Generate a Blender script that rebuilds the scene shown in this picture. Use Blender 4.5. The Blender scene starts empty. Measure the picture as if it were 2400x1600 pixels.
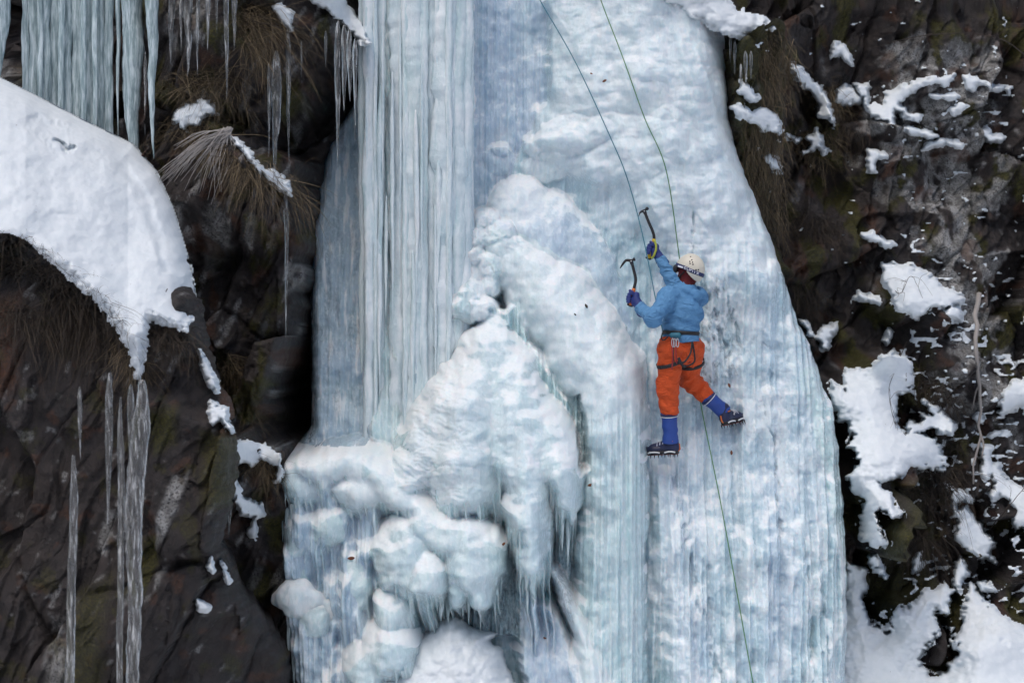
import bpy, math, random
import numpy as np
random.seed(7); RNG = np.random.default_rng(11)
R = math.radians
scene = bpy.context.scene

# ------------------------------------------------------------------ camera, sky, sun, exposure
F = 3780.0            # focal length in photo pixels (2400 wide)
CZ = 4.5              # camera height above the snow floor of the gully
cam = bpy.data.cameras.new('camera'); camo = bpy.data.objects.new('camera', cam)
scene.collection.objects.link(camo)
camo.location = (0, 0, CZ); camo.rotation_euler = (R(90), 0, 0)
cam.sensor_width = 36; cam.lens = 36 * F / 2400; cam.clip_end = 5000
cam.dof.use_dof = True; cam.dof.focus_distance = 13.4; cam.dof.aperture_fstop = 1.5
scene.camera = camo
SUN_EL, SUN_AZ = 64, 205       # high, from behind the camera and a little left
world = bpy.data.worlds.new('World'); scene.world = world; world.use_nodes = True
wn = world.node_tree; wn.nodes.clear()
sky = wn.nodes.new('ShaderNodeTexSky'); sky.sky_type = 'NISHITA'; sky.sun_disc = False
sky.sun_elevation = R(SUN_EL); sky.sun_rotation = R(SUN_AZ); sky.dust_density = 4; sky.air_density = 1
hs = wn.nodes.new('ShaderNodeHueSaturation'); hs.inputs['Saturation'].default_value = 1.15
bg = wn.nodes.new('ShaderNodeBackground'); bg.inputs['Strength'].default_value = 0.125
wo = wn.nodes.new('ShaderNodeOutputWorld')
wn.links.new(sky.outputs[0], hs.inputs['Color']); wn.links.new(hs.outputs[0], bg.inputs[0]); wn.links.new(bg.outputs[0], wo.inputs[0])
sun = bpy.data.lights.new('sun', 'SUN'); sun.energy = 0.95; sun.angle = R(45); sun.color = (1, 0.99, 0.975)
suno = bpy.data.objects.new('sun', sun); scene.collection.objects.link(suno)
# sun_rotation is measured from +Y clockwise; the lamp points along -Z
_d = np.array([math.sin(R(SUN_AZ)) * math.cos(R(SUN_EL)), math.cos(R(SUN_AZ)) * math.cos(R(SUN_EL)), math.sin(R(SUN_EL))])
import mathutils
suno.rotation_euler = mathutils.Vector(_d).to_track_quat('Z', 'Y').to_euler()
vs = scene.view_settings; vs.view_transform = 'Standard'; vs.look = 'None'; vs.exposure = 0.18; vs.gamma = 1
scene.cycles.max_bounces = 6; scene.cycles.diffuse_bounces = 3; scene.cycles.use_adaptive_sampling = True; scene.cycles.adaptive_threshold = .035; scene.cycles.transmission_bounces = 8; scene.cycles.transparent_max_bounces = 8
scene.cycles.caustics_reflective = False; scene.cycles.caustics_refractive = False

# ------------------------------------------------------------------ helpers
COL = scene.collection
def P(px, py, Y):
    return np.array([(px - 1200) * Y / F, Y, CZ - (py - 800) * Y / F])
def tag(o, label=None, cat=None, group=None, kind=None):
    if label: o['label'] = label
    if cat: o['category'] = cat
    if group: o['group'] = group
    if kind: o['kind'] = kind
    return o
def empty(name, loc, label=None, cat=None, group=None, kind=None):
    o = bpy.data.objects.new(name, None); COL.objects.link(o); o.location = loc
    o.empty_display_size = .1
    return tag(o, label, cat, group, kind)
def mesh_obj(name, V, Fc, mat, parent=None, smooth=True, attrs=None):
    """V (n,3); Fc (m,k) array or list of arrays / lists of faces."""
    me = bpy.data.meshes.new(name)
    V = np.asarray(V, np.float32)
    if isinstance(Fc, np.ndarray): Fc = [Fc]
    else:
        if len(Fc) and not isinstance(Fc[0], np.ndarray):
            by = {}
            for f in Fc: by.setdefault(len(f), []).append(f)
            Fc = [np.array(v, np.int32) for v in by.values()]
    idx = np.concatenate([f.ravel() for f in Fc]).astype(np.int32)
    tot = np.concatenate([np.full(len(f), f.shape[1], np.int32) for f in Fc])
    start = np.concatenate([[0], np.cumsum(tot)[:-1]]).astype(np.int32)
    me.vertices.add(len(V)); me.vertices.foreach_set('co', V.ravel())
    me.loops.add(len(idx)); me.loops.foreach_set('vertex_index', idx)
    me.polygons.add(len(tot)); me.polygons.foreach_set('loop_start', start); me.polygons.foreach_set('loop_total', tot)
    if smooth: me.polygons.foreach_set('use_smooth', np.ones(len(tot), bool))
    if attrs:
        for k, a in attrs.items():
            at = me.attributes.new(k, 'FLOAT', 'POINT'); at.data.foreach_set('value', np.asarray(a, np.float32).ravel())
    me.update(calc_edges=True)
    if mat: me.materials.append(mat)
    o = bpy.data.objects.new(name, me); COL.objects.link(o)
    if parent is not None:
        o.parent = parent
        o.matrix_parent_inverse = mathutils.Matrix.Translation(-parent.location)
    return o
# --- noise
_pt = np.random.default_rng(3).permutation(256).astype(np.int32); _pt = np.concatenate([_pt, _pt, _pt])
_ga = np.linspace(0, 2 * np.pi, 32, endpoint=False); _GX = np.cos(_ga).astype(np.float32); _GY = np.sin(_ga).astype(np.float32)
def pn(x, y, seed=0):
    x = np.asarray(x, np.float32) + seed * 17.31; y = np.asarray(y, np.float32) - seed * 9.73
    xf = np.floor(x); yf = np.floor(y); xi = xf.astype(np.int32) & 255; yi = yf.astype(np.int32) & 255
    fx = x - xf; fy = y - yf
    u = fx * fx * fx * (fx * (fx * 6 - 15) + 10); v = fy * fy * fy * (fy * (fy * 6 - 15) + 10)
    def g(ix, iy, dx, dy):
        h = _pt[_pt[ix & 255] + (iy & 255)] & 31
        return _GX[h] * dx + _GY[h] * dy
    a = g(xi, yi, fx, fy); b = g(xi + 1, yi, fx - 1, fy); c = g(xi, yi + 1, fx, fy - 1); d = g(xi + 1, yi + 1, fx - 1, fy - 1)
    return 1.5 * ((a + (b - a) * u) + ((c + (d - c) * u) - (a + (b - a) * u)) * v)
def fbm(x, y, o=4, seed=0, gain=.5):
    s = 0; a = 1; f = 1
    for i in range(o): s = s + a * pn(x * f, y * f, seed + i * 3); a *= gain; f *= 2.03
    return s
def ridged(x, y, o=3, seed=0, gain=.5):
    s = 0; a = 1; f = 1
    for i in range(o): s = s + a * (1 - np.abs(pn(x * f, y * f, seed + i * 3)) * 1.6); a *= gain; f *= 2.03
    return s
def billow(x, y, o=3, seed=0, gain=.5):
    s = 0; a = 1; f = 1
    for i in range(o): s = s + a * np.abs(pn(x * f, y * f, seed + i * 3)); a *= gain; f *= 2.03
    return s
_g3 = np.random.default_rng(5).normal(size=(64, 3)).astype(np.float32); _g3 /= np.linalg.norm(_g3, axis=1, keepdims=True)
def pn3(x, y, z, seed=0):
    x = np.asarray(x, np.float32) + seed * 13.7; y = np.asarray(y, np.float32) + seed * 5.1; z = np.asarray(z, np.float32) - seed * 7.9
    xf, yf, zf = np.floor(x), np.floor(y), np.floor(z)
    xi, yi, zi = xf.astype(np.int32) & 255, yf.astype(np.int32) & 255, zf.astype(np.int32) & 255
    fx, fy, fz = x - xf, y - yf, z - zf
    sm = lambda t: t * t * t * (t * (t * 6 - 15) + 10)
    u, v, w = sm(fx), sm(fy), sm(fz); r = 0
    for dx in (0, 1):
        for dy in (0, 1):
            for dz in (0, 1):
                h = _pt[_pt[_pt[(xi + dx) & 255] + ((yi + dy) & 255)] + ((zi + dz) & 255)] & 63
                d = _g3[h, 0] * (fx - dx) + _g3[h, 1] * (fy - dy) + _g3[h, 2] * (fz - dz)
                r = r + d * (u if dx else 1 - u) * (v if dy else 1 - v) * (w if dz else 1 - w)
    return 1.4 * r
def worley(x, y, seed=0):
    """cells: f1, f2, three random numbers per cell, offset from the cell's point"""
    x = np.asarray(x, np.float32); y = np.asarray(y, np.float32); xi = np.floor(x).astype(np.int32); yi = np.floor(y).astype(np.int32)
    f1 = np.full(x.shape, 9., np.float32); f2 = f1.copy(); hh = np.zeros(x.shape, np.int32); dx = np.zeros_like(x); dy = np.zeros_like(x)
    for i in (-1, 0, 1):
        for j in (-1, 0, 1):
            h = _pt[_pt[(xi + i + seed * 7) & 255] + ((yi + j + seed * 13) & 255)]
            ex = x - (xi + i + _pt[h + 11] / 255.); ey = y - (yi + j + _pt[h + 57] / 255.); d = np.hypot(ex, ey)
            n = d < f1; f2 = np.where(n, f1, np.minimum(f2, d)); f1 = np.where(n, d, f1); hh = np.where(n, h, hh); dx = np.where(n, ex, dx); dy = np.where(n, ey, dy)
    return f1, f2, _pt[hh + 101] / 255. - .5, _pt[hh + 151] / 255. - .5, _pt[hh + 201] / 255. - .5, dx, dy
def sstep(a, b, x):
    t = np.clip((x - a) / (b - a), 0, 1); return t * t * (3 - 2 * t)
def smax(a, b, k):
    h = np.clip(.5 + .5 * (a - b) / k, 0, 1); return b + (a - b) * h + k * h * (1 - h)
def smin(a, b, k): return -smax(-a, -b, k)
def sdpoly(X, Y, poly):
    """signed distance to polygon, positive inside"""
    X = np.asarray(X, np.float32); Y = np.asarray(Y, np.float32)
    d = np.full(X.shape, 1e9, np.float32); ins = np.zeros(X.shape, bool); n = len(poly)
    for i in range(n):
        ax, ay = poly[i]; bx, by = poly[(i + 1) % n]
        ex, ey = bx - ax, by - ay; wx, wy = X - ax, Y - ay
        t = np.clip((wx * ex + wy * ey) / (ex * ex + ey * ey + 1e-9), 0, 1)
        d = np.minimum(d, (wx - ex * t) ** 2 + (wy - ey * t) ** 2)
        c = (ay > Y) != (by > Y)
        ins ^= c & (X < ex * (Y - ay) / (ey if abs(ey) > 1e-9 else 1e-9) + ax)
    d = np.sqrt(d); return np.where(ins, d, -d)
def interp(pts, y):
    a = np.array(pts, float); return np.interp(y, a[:, 0], a[:, 1])
def ell(X, Y, cx, cy, rx, ry, h, off=0.0, p=2.0, rot=0):
    c, s = math.cos(R(rot)), math.sin(R(rot)); dx, dy = X - cx, Y - cy
    q = np.abs((dx * c + dy * s) / rx) ** p + np.abs((-dx * s + dy * c) / ry) ** p
    return np.where(q < 1, off + h * np.sqrt(np.clip(1 - q, 0, 1)), off - 1.2 * (np.sqrt(q) - 1))
def ridge_line(X, Y, pts):
    """pts (x,y,r,h): rounded ridge"""
    out = np.full(X.shape, -9.0, np.float32)
    for (ax, ay, ar, ah), (bx, by, br, bh) in zip(pts[:-1], pts[1:]):
        ex, ey = bx - ax, by - ay
        t = np.clip(((X - ax) * ex + (Y - ay) * ey) / (ex * ex + ey * ey), 0, 1)
        d = np.hypot(X - ax - ex * t, Y - ay - ey * t); r = ar + (br - ar) * t; h = ah + (bh - ah) * t; q = d / r
        out = np.maximum(out, np.where(q < 1, h * np.sqrt(np.clip(1 - q * q, 0, 1)), -1.0 * (q - 1)))
    return out
def blur(A, n):
    for ax in (0, 1):
        for _ in range(2):
            k = np.pad(A, [(n, n) if a == ax else (0, 0) for a in (0, 1)], mode='edge')
            cs = np.cumsum(k, axis=ax, dtype=np.float64); cs = np.concatenate([np.zeros_like(np.take(cs, [0], ax)), cs], ax)
            m = A.shape[ax]
            A = ((np.take(cs, np.arange(2 * n + 1, 2 * n + 1 + m), ax) - np.take(cs, np.arange(0, m), ax)) / (2 * n + 1)).astype(np.float32)
    return A
def grid_faces(nr, nc, mask=None):
    i = np.arange(nr * nc).reshape(nr, nc)
    f = np.stack([i[:-1, :-1], i[1:, :-1], i[1:, 1:], i[:-1, 1:]], -1)   # rows go downward, columns to the right: normals face -Y
    return f[mask].reshape(-1, 4) if mask is not None else f.reshape(-1, 4)
def compact(V, Fc, attrs=None):
    used = np.unique(Fc); m = np.full(len(V), -1, np.int32); m[used] = np.arange(len(used))
    return V[used], m[Fc], ({k: np.asarray(a).ravel()[used] for k, a in attrs.items()} if attrs else None)
def unp(PX, PY, Yb, Y):
    return np.stack([(PX - 1200) * Yb / F, Y, CZ - (PY - 800) * Yb / F], -1).reshape(-1, 3)
def surface_nets(S, org, h):
    nx, ny, nz = S.shape; ins = S < 0
    cnt = np.zeros((nx - 1, ny - 1, nz - 1), np.int8)
    for a in (0, 1):
        for b in (0, 1):
            for c in (0, 1): cnt += ins[a:nx - 1 + a, b:ny - 1 + b, c:nz - 1 + c]
    act = (cnt > 0) & (cnt < 8); ci = np.argwhere(act)
    idx = np.full(act.shape, -1, np.int32); idx[act] = np.arange(len(ci))
    acc = np.zeros((len(ci), 3)); n = np.zeros(len(ci))
    cr = [(a, b, c) for a in (0, 1) for b in (0, 1) for c in (0, 1)]
    for p in cr:
        for ax in range(3):
            if p[ax] == 0:
                q = list(p); q[ax] = 1
                s0 = S[ci[:, 0] + p[0], ci[:, 1] + p[1], ci[:, 2] + p[2]]; s1 = S[ci[:, 0] + q[0], ci[:, 1] + q[1], ci[:, 2] + q[2]]
                m = (s0 < 0) != (s1 < 0); t = np.where(m, s0 / np.where(m, s0 - s1, 1), 0)
                pos = np.array(p, float)[None] + np.zeros((len(ci), 3)); pos[:, ax] += t
                acc[m] += pos[m]; n[m] += 1
    V = (ci + acc / n[:, None]) * h + org
    fs = []
    for ax in range(3):
        sl0 = [slice(None)] * 3; sl1 = [slice(None)] * 3; sl0[ax] = slice(0, -1); sl1[ax] = slice(1, None)
        A, B = ins[tuple(sl0)], ins[tuple(sl1)]; e = np.argwhere(A != B)
        u, v = (ax + 1) % 3, (ax + 2) % 3
        ok = (e[:, u] > 0) & (e[:, v] > 0) & (e[:, u] < S.shape[u] - 1) & (e[:, v] < S.shape[v] - 1); e = e[ok]
        flip = A[e[:, 0], e[:, 1], e[:, 2]]
        def cell(du, dv):
            k = e.copy(); k[:, u] -= du; k[:, v] -= dv; return idx[k[:, 0], k[:, 1], k[:, 2]]
        q = np.stack([cell(1, 1), cell(0, 1), cell(0, 0), cell(1, 0)], 1)
        q = np.where(flip[:, None], q, q[:, ::-1]); fs.append(q)
    return V, np.concatenate(fs)
def tube(path, radii, n=8, caps=True, ring=None, flat=1.0):
    """tube along a path; returns V, faces(list)"""
    path = np.asarray(path, float); m = len(path); radii = np.broadcast_to(radii, (m,))
    tn = np.gradient(path, axis=0); tn /= np.linalg.norm(tn, axis=1, keepdims=True) + 1e-12
    up = np.array([0, 1., 0]) if abs(tn[0] @ np.array([0, 1., 0])) < .9 else np.array([1., 0, 0])
    V = []; s = np.cross(up, tn[0]); s /= np.linalg.norm(s)
    an = np.linspace(0, 2 * np.pi, n, endpoint=False)
    for i in range(m):
        s = s - tn[i] * (s @ tn[i]); s /= np.linalg.norm(s) + 1e-12; b = np.cross(tn[i], s)
        rr = radii[i] * (ring(i, an) if ring else 1)
        V.append(path[i] + (np.cos(an) * rr)[:, None] * s + (np.sin(an) * rr * flat)[:, None] * b)
    V = np.concatenate(V); i = np.arange(m * n).reshape(m, n); j = np.roll(i, -1, 1)
    Fc = np.stack([i[:-1], j[:-1], j[1:], i[1:]], -1).reshape(-1, 4).tolist()
    if caps: Fc += [i[0][::-1].tolist(), i[-1].tolist()]
    c = V.mean(0); q = np.array(Fc[:(m - 1) * n]); a, b, d = V[q[:, 0]] - c, V[q[:, 1]] - c, V[q[:, 2]] - c
    if np.einsum('ij,ij->i', a, np.cross(b, d)).sum() < 0: Fc = [f[::-1] for f in Fc]      # normals outward
    return V, Fc
def join(parts):
    V = []; Fc = []; o = 0
    for v, f in parts:
        v = np.asarray(v); V.append(v); Fc += [[int(k) + o for k in q] for q in f]; o += len(v)
    return np.concatenate(V), Fc
def resample(pts, n):
    """smooth Catmull-Rom through pts"""
    p = np.asarray(pts, float); p = np.concatenate([[2 * p[0] - p[1]], p, [2 * p[-1] - p[-2]]]); k = len(p) - 3
    out = []
    for t in np.linspace(0, k - 1e-6, n):
        i = int(t); u = t - i; a, b, c, d = p[i:i + 4]
        out.append(.5 * (2 * b + (c - a) * u + (2 * a - 5 * b + 4 * c - d) * u * u + (3 * b - a - 3 * c + d) * u ** 3))
    return np.array(out)

# ------------------------------------------------------------------ materials
class NT:
    def __init__(s, name):
        s.m = bpy.data.materials.new(name); s.m.use_nodes = True; s.t = s.m.node_tree; s.t.nodes.clear()
        s.out = s.t.nodes.new('ShaderNodeOutputMaterial'); s.b = s.t.nodes.new('ShaderNodeBsdfPrincipled')
        s.t.links.new(s.b.outputs[0], s.out.inputs[0])
        s.tc = s.t.nodes.new('ShaderNodeTexCoord')
    def set(s, sock, v):
        if isinstance(v, bpy.types.NodeSocket): s.t.links.new(v, sock)
        elif isinstance(v, (tuple, list)) and len(v) == 3 and sock.type == 'RGBA': sock.default_value = (*v, 1)
        else: sock.default_value = v
    def p(s, **k):
        for a, v in k.items(): s.set(s.b.inputs[a.replace('_', ' ')], v)
        return s
    def mapc(s, sc=(1, 1, 1), rot=(0, 0, 0)):
        n = s.t.nodes.new('ShaderNodeMapping'); n.inputs['Scale'].default_value = sc; n.inputs['Rotation'].default_value = rot
        s.t.links.new(s.tc.outputs['Object'], n.inputs[0]); return n.outputs[0]
    def noise(s, scale=5, detail=4, rough=.55, sc=(1, 1, 1), rot=(0, 0, 0), dist=0):
        n = s.t.nodes.new('ShaderNodeTexNoise'); n.inputs['Scale'].default_value = scale; n.inputs['Detail'].default_value = detail
        n.inputs['Roughness'].default_value = rough; n.inputs['Distortion'].default_value = dist
        s.t.links.new(s.mapc(sc, rot), n.inputs['Vector']); return n.outputs[0]
    def voro(s, scale=5, sc=(1, 1, 1), feat='F1', out=0):
        n = s.t.nodes.new('ShaderNodeTexVoronoi'); n.feature = feat; n.inputs['Scale'].default_value = scale
        s.t.links.new(s.mapc(sc), n.inputs['Vector']); return n.outputs[out]
    def ramp(s, f, a, b, lo=0., hi=1.):
        n = s.t.nodes.new('ShaderNodeMapRange'); n.interpolation_type = 'SMOOTHSTEP'
        for k, v in zip(('Value', 'From Min', 'From Max', 'To Min', 'To Max'), (f, a, b, lo, hi)): s.set(n.inputs[k], v)
        return n.outputs[0]
    def mix(s, f, a, b):
        n = s.t.nodes.new('ShaderNodeMix'); n.data_type = 'RGBA'
        s.set(n.inputs['Factor'], f); s.set(n.inputs[6], a); s.set(n.inputs[7], b); return n.outputs[2]
    def math(s, op, a, b=0.):
        n = s.t.nodes.new('ShaderNodeMath'); n.operation = op; s.set(n.inputs[0], a); s.set(n.inputs[1], b); return n.outputs[0]
    def attr(s, name):
        n = s.t.nodes.new('ShaderNodeAttribute'); n.attribute_name = name; return n.outputs['Fac']
    def bump(s, h, strength=.5, dist=.01, prev=None):
        n = s.t.nodes.new('ShaderNodeBump'); n.inputs['Strength'].default_value = strength; n.inputs['Distance'].default_value = dist
        s.set(n.inputs['Height'], h)
        if prev is not None: s.t.links.new(prev, n.inputs['Normal'])
        return n.outputs[0]
def plain(name, col, rough=.6, metal=0., spec=.5, bump=None, vary=.0, vscale=20):
    m = NT(name); c = col
    if vary:
        n = m.noise(vscale, 5); c = m.mix(n, tuple(x * (1 - vary) for x in col), tuple(min(1, x * (1 + vary)) for x in col))
    m.p(Base_Color=c, Roughness=rough, Metallic=metal, Specular_IOR_Level=spec)
    if bump: m.p(Normal=m.bump(m.noise(bump[0], 3), bump[1], bump[2]))
    return m.m
M = {}
# water ice: white aerated ice, aqua and lilac-blue dense ice, dark tone for thin ice over wet rock and for shade painted into recesses
m = NT('water_ice'); fr, ti, da = m.attr('frost'), m.attr('tint'), m.attr('dark')
streak = m.noise(5, 4, .6, (7, 7, .45)); fine = m.noise(38, 3, .6, (1.2, 1.2, .6)); grit = m.noise(130, 2, .7)
c = m.mix(ti, (.44, .635, .665), (.44, .57, .70))
c = m.mix(m.ramp(streak, .42, .68, 0, .22), c, (.24, .38, .45))
c = m.mix(m.ramp(fine, .5, .72, 0, .55), c, (.72, .83, .88))
frw = m.math('MULTIPLY', fr, m.ramp(fine, .2, .55, .75, 1.))
c = m.mix(frw, c, (.84, .895, .92))
c = m.mix(m.math('MULTIPLY', da, m.ramp(fine, .32, .62, 1., .25)), c, (.055, .07, .085))
h = m.math('ADD', m.math('MULTIPLY', fine, .7), m.math('MULTIPLY', grit, .5))
nb = m.bump(h, .8, .012); nb = m.bump(m.noise(12, 4, .6, (3.5, 3.5, .5)), .3, .014, nb)
m.p(Base_Color=c, Roughness=m.ramp(fr, 0, 1, .12, .45), IOR=1.31, Normal=nb, Subsurface_Weight=.5, Subsurface_Radius=(.5, .85, 1.), Subsurface_Scale=.12,
    Coat_Weight=m.ramp(fr, .2, .9, .9, .1), Coat_Roughness=.06, Coat_IOR=1.4, Coat_Normal=m.bump(grit, .5, .006, m.bump(fine, .8, .02)))
M['ice'] = m.m
M['ice_solid'] = m.m.copy(); next(n for n in M['ice_solid'].node_tree.nodes if n.type == 'BSDF_PRINCIPLED').inputs['Subsurface Weight'].default_value = 0     # thin columns: no light lost through their backs
# clear icicle ice
m = NT('clear_ice'); n1 = m.noise(30, 3, .6, (2, 2, .25)); n2 = m.noise(60, 2, .6, (1, 1, 2.5))
m.p(Base_Color=(.93, .965, .975), Transmission_Weight=m.ramp(n1, .45, .75, .95, .55), Roughness=.05, IOR=1.31, Normal=m.bump(n2, .35, .005, m.bump(n1, .25, .010)))
M['clear'] = m.m
m = NT('milky_ice'); n1 = m.noise(22, 4, .6, (2, 2, .2)); n2 = m.noise(70, 3, .6, (1, 1, .8))
m.p(Base_Color=m.mix(m.ramp(n1, .35, .7), (.48, .64, .68), (.70, .81, .84)), Transmission_Weight=m.ramp(n1, .3, .7, .55, .12), Roughness=.2, IOR=1.31,
    Normal=m.bump(n2, .3, .006, m.bump(n1, .6, .012)))
M['milky'] = m.m
m = NT('snow'); g = m.noise(160, 3, .7); g2 = m.noise(12, 5, .6)
sp = m.math('MULTIPLY', m.ramp(m.voro(11), .045, .03), m.ramp(m.noise(2.5, 2), .5, .6))
m.p(Base_Color=m.mix(sp, m.mix(m.ramp(g2, .3, .7), (.68, .745, .785), (.74, .795, .83)), (.10, .07, .05)), Roughness=.75, Specular_IOR_Level=.25, Normal=m.bump(g, .5, .006, m.bump(g2, .35, .02)))
M['snow'] = m.m
m = NT('ground_snow'); geo = m.t.nodes.new('ShaderNodeNewGeometry'); sx = m.t.nodes.new('ShaderNodeSeparateXYZ'); m.t.links.new(geo.outputs['Position'], sx.inputs[0])
added_wood = m.math('MULTIPLY', m.ramp(sx.outputs[1], -4., -14.), m.ramp(m.noise(.35, 5, .65), .36, .5))     # dark tree tone on the added, unseen hillside; dims light from the horizon
m.p(Base_Color=m.mix(added_wood, (.80, .82, .84), (.035, .04, .03)), Roughness=.8, Specular_IOR_Level=.2); M['ground'] = m.m
m = NT('wet_rock'); li, mo, ru = m.attr('lichen'), m.attr('moss'), m.attr('rust')
a = m.noise(9, 6, .65); b = m.noise(60, 4, .75); v2 = m.noise(4, 4, .5, (1, 1, .4))
c = m.mix(m.ramp(a, .3, .72), (.012, .010, .010), (.050, .042, .041))
c = m.mix(m.ramp(v2, .45, .7, 0, .6), c, (.028, .020, .017))
lf = m.math('MULTIPLY', li, m.ramp(b, .36, .52))
c = m.mix(lf, c, m.mix(m.ramp(a, .4, .6), (.19, .19, .185), (.38, .385, .38)))
c = m.mix(m.math('MULTIPLY', ru, m.ramp(b, .3, .6)), c, (.10, .04, .018))
c = m.mix(m.math('MULTIPLY', mo, m.ramp(b, .25, .5)), c, m.mix(m.ramp(b, .4, .65), (.020, .020, .004), (.075, .07, .012)))
nb = m.bump(b, .9, .022); nb = m.bump(a, .6, .03, nb)
m.p(Base_Color=c, Roughness=m.ramp(a, .3, .7, .38, .75), Specular_IOR_Level=.4, Normal=nb)
M['rock'] = m.m
m = NT('grass'); m.p(Base_Color=m.mix(m.attr('tone'), (.035, .024, .014), (.24, .18, .10)), Roughness=.7); M['grass'] = m.m
m = NT('grass_dark'); m.p(Base_Color=m.mix(m.attr('tone'), (.010, .007, .005), (.075, .052, .032)), Roughness=.7); M['grass_dark'] = m.m
m = NT('grass_ice'); m.p(Base_Color=m.mix(m.attr('tone'), (.16, .14, .125), (.50, .48, .46)), Roughness=.7); M['grass_ice'] = m.m
M['twig'] = plain('twig_bark', (.045, .033, .026), .8, vary=.3, vscale=40)
M['leaf'] = plain('dead_leaf', (.16, .05, .02), .7, vary=.4, vscale=60)

# ------------------------------------------------------------------ frozen waterfall
YB = lambda py: 13.9 + .0009 * (800 - np.clip(py, -300, 1750))
XR = [(-300, 1660), (0, 1690), (100, 1703), (200, 1708), (280, 1716), (370, 1742), (480, 1790), (580, 1832), (660, 1852), (720, 1880), (800, 1915), (880, 1946), (960, 1974), (1060, 1990), (1150, 1998), (1300, 2004), (1450, 2008), (1600, 2008), (2200, 2010)]
XL = [(-300, 835), (120, 838), (205, 838), (300, 772), (380, 742), (500, 722), (700, 714), (1000, 716), (1040, 690), (1075, 660), (1150, 668), (1350, 664), (1600, 700), (2200, 700)]
def build_ice():
    pys = np.concatenate([np.arange(-270, -30, 14), np.arange(-30, 1630, 2.3), np.arange(1632, 2125, 14)]).astype(np.float32)
    nu = 610
    u = np.linspace(0, 1, nu, dtype=np.float32)
    xl = interp(XL, pys) + 5 * pn(pys / 60, pys * 0, 4) + 1.2 * pn(pys / 14, pys * 0, 5)
    xr = interp(XR, pys) + 4 * pn(pys / 50, pys * 0, 8) + 1.5 * pn(pys / 12, pys * 0, 9)
    PX = xl[:, None] + (xr - xl)[:, None] * u[None]; PY = np.repeat(pys[:, None], nu, 1); PX = PX.astype(np.float32)
    n1 = fbm(PX / 90, PY / 90, 3, 1); n2 = fbm(PX / 90, PY / 90, 3, 21)
    X = PX + 9 * n1 + 2.5 * fbm(PX / 24, PY / 30, 2, 25); Y = PY + 9 * n2 + 2.5 * fbm(PX / 24, PY / 24, 2, 27)
    G = np.full_like(PX, -1.)     # swellings that shed hanging fringes
    pm = lambda poly, s: sstep(-s, s, sdpoly(X, Y, poly))
    Z = np.zeros_like(X); frost = Z.copy(); tint = np.full_like(X, .45); dark = Z.copy(); H = Z.copy()
    calm = Z.copy()          # 1 where the surface is a smooth swelling
    # fluting shared by all hanging ice: straight, vertical, uneven
    fA = ridged(PX / 34, PY / 1500, 2, 41) - 1; fB = ridged(PX / 13, PY / 900, 2, 43) - 1; fC = pn(PX / 5.5, PY / 260, 45)
    # --- the upper dome
    dome = pm([(1283, -400), (1900, -400), (1900, 700), (1700, 720), (1560, 640), (1480, 470), (1370, 420), (1300, 380), (1240, 330), (1283, 240)], 40)
    H += .14 * dome + .24 * sstep(1283, 1560, X) * sstep(800, 250, Y) * sstep(1800, 1560, X)
    H += .10 * sstep(-6, 10, X - 1283) * sstep(300, 200, Y)
    frost = np.maximum(frost, dome * .74); calm = np.maximum(calm, dome)
    # crusts stepping down the edge of the dome
    for cx, cy, rx, ry, h, fz in [(1340, 320, 95, 42, .10, .8), (1300, 350, 75, 34, .10, .8), (1280, 395, 62, 32, .09, .7), (1170, 370, 40, 40, .07, .55), (1175, 345, 26, 18, .06, .7), (1440, 360, 150, 80, .09, .6), (1500, 470, 130, 90, .06, .5), (1650, 230, 100, 60, .07, .7), (1560, 160, 110, 60, .07, .6), (1680, 420, 90, 110, .07, .6), (1600, 320, 110, 70, .08, .7), (1460, 250, 140, 90, .08, .8)]:
        k = np.clip(ell(X, Y, cx, cy, rx, ry, 1.0), 0, 1); H += h * k ** 1.5; frost = np.maximum(frost, sstep(0, .6, k) * fz)
    # recessed blue wall between the column and the dome
    rec = pm([(1100, -400), (1278, -400), (1278, 240), (1225, 330), (1200, 410), (1120, 520), (1095, 520)], 8)
    H -= .05 * rec; tint = np.where(rec > .5, .95, tint); frost = np.where(rec > .5, .14 + .3 * pn(PX / 17, PY / 500, 47), frost)
    # --- upper hump
    hump = ridge_line(X, Y, [(1230, 440, 28, .12), (1222, 490, 75, .24), (1265, 550, 108, .28), (1330, 640, 120, .24), (1390, 760, 100, .1)])
    frost = np.maximum(frost * (1 - sstep(.0, .12, hump)), sstep(.02, .14, hump) * (.25 + .7 * sstep(620, 440, Y + .55 * (X - 1230)))); tint = np.where(hump > .05, .8, tint); calm = np.maximum(calm, sstep(0, .1, hump)); H = smax(H, hump, .06)
    # crumbly lumps by the column foot
    for cx, cy, rx, ry, h in [(1140, 520, 36, 30, .34), (1120, 560, 40, 36, .36), (1165, 555, 50, 36, .38), (1195, 590, 56, 34, .38), (1110, 605, 36, 30, .36), (1108, 650, 30, 40, .34), (1150, 628, 34, 30, .40), (1152, 662, 24, 34, .38), (1100, 705, 50, 56, .42), (1130, 722, 40, 36, .46)]:
        e = ell(X, Y, cx, cy, rx, ry, .16, h - .16); k = sstep(h - .16, h - .06, e); H = smax(H, e, .025) + .02 * k * billow(X / 26, Y / 22, 3, 49); frost = np.maximum(frost, k * .8)
    # --- main ridge swelling out to the right and falling as a hanging curtain
    main = ridge_line(X, Y, [(1170, 590, 44, .34), (1215, 620, 70, .42), (1290, 700, 100, .54), (1360, 790, 108, .64), (1412, 880, 104, .70), (1424, 960, 94, .70), (1427, 1100, 90, .66), (1427, 1350, 90, .58), (1425, 1720, 92, .5)])
    mk = sstep(0, .12, main); hang = sstep(860, 1060, Y - .35 * (1424 - X))
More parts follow.
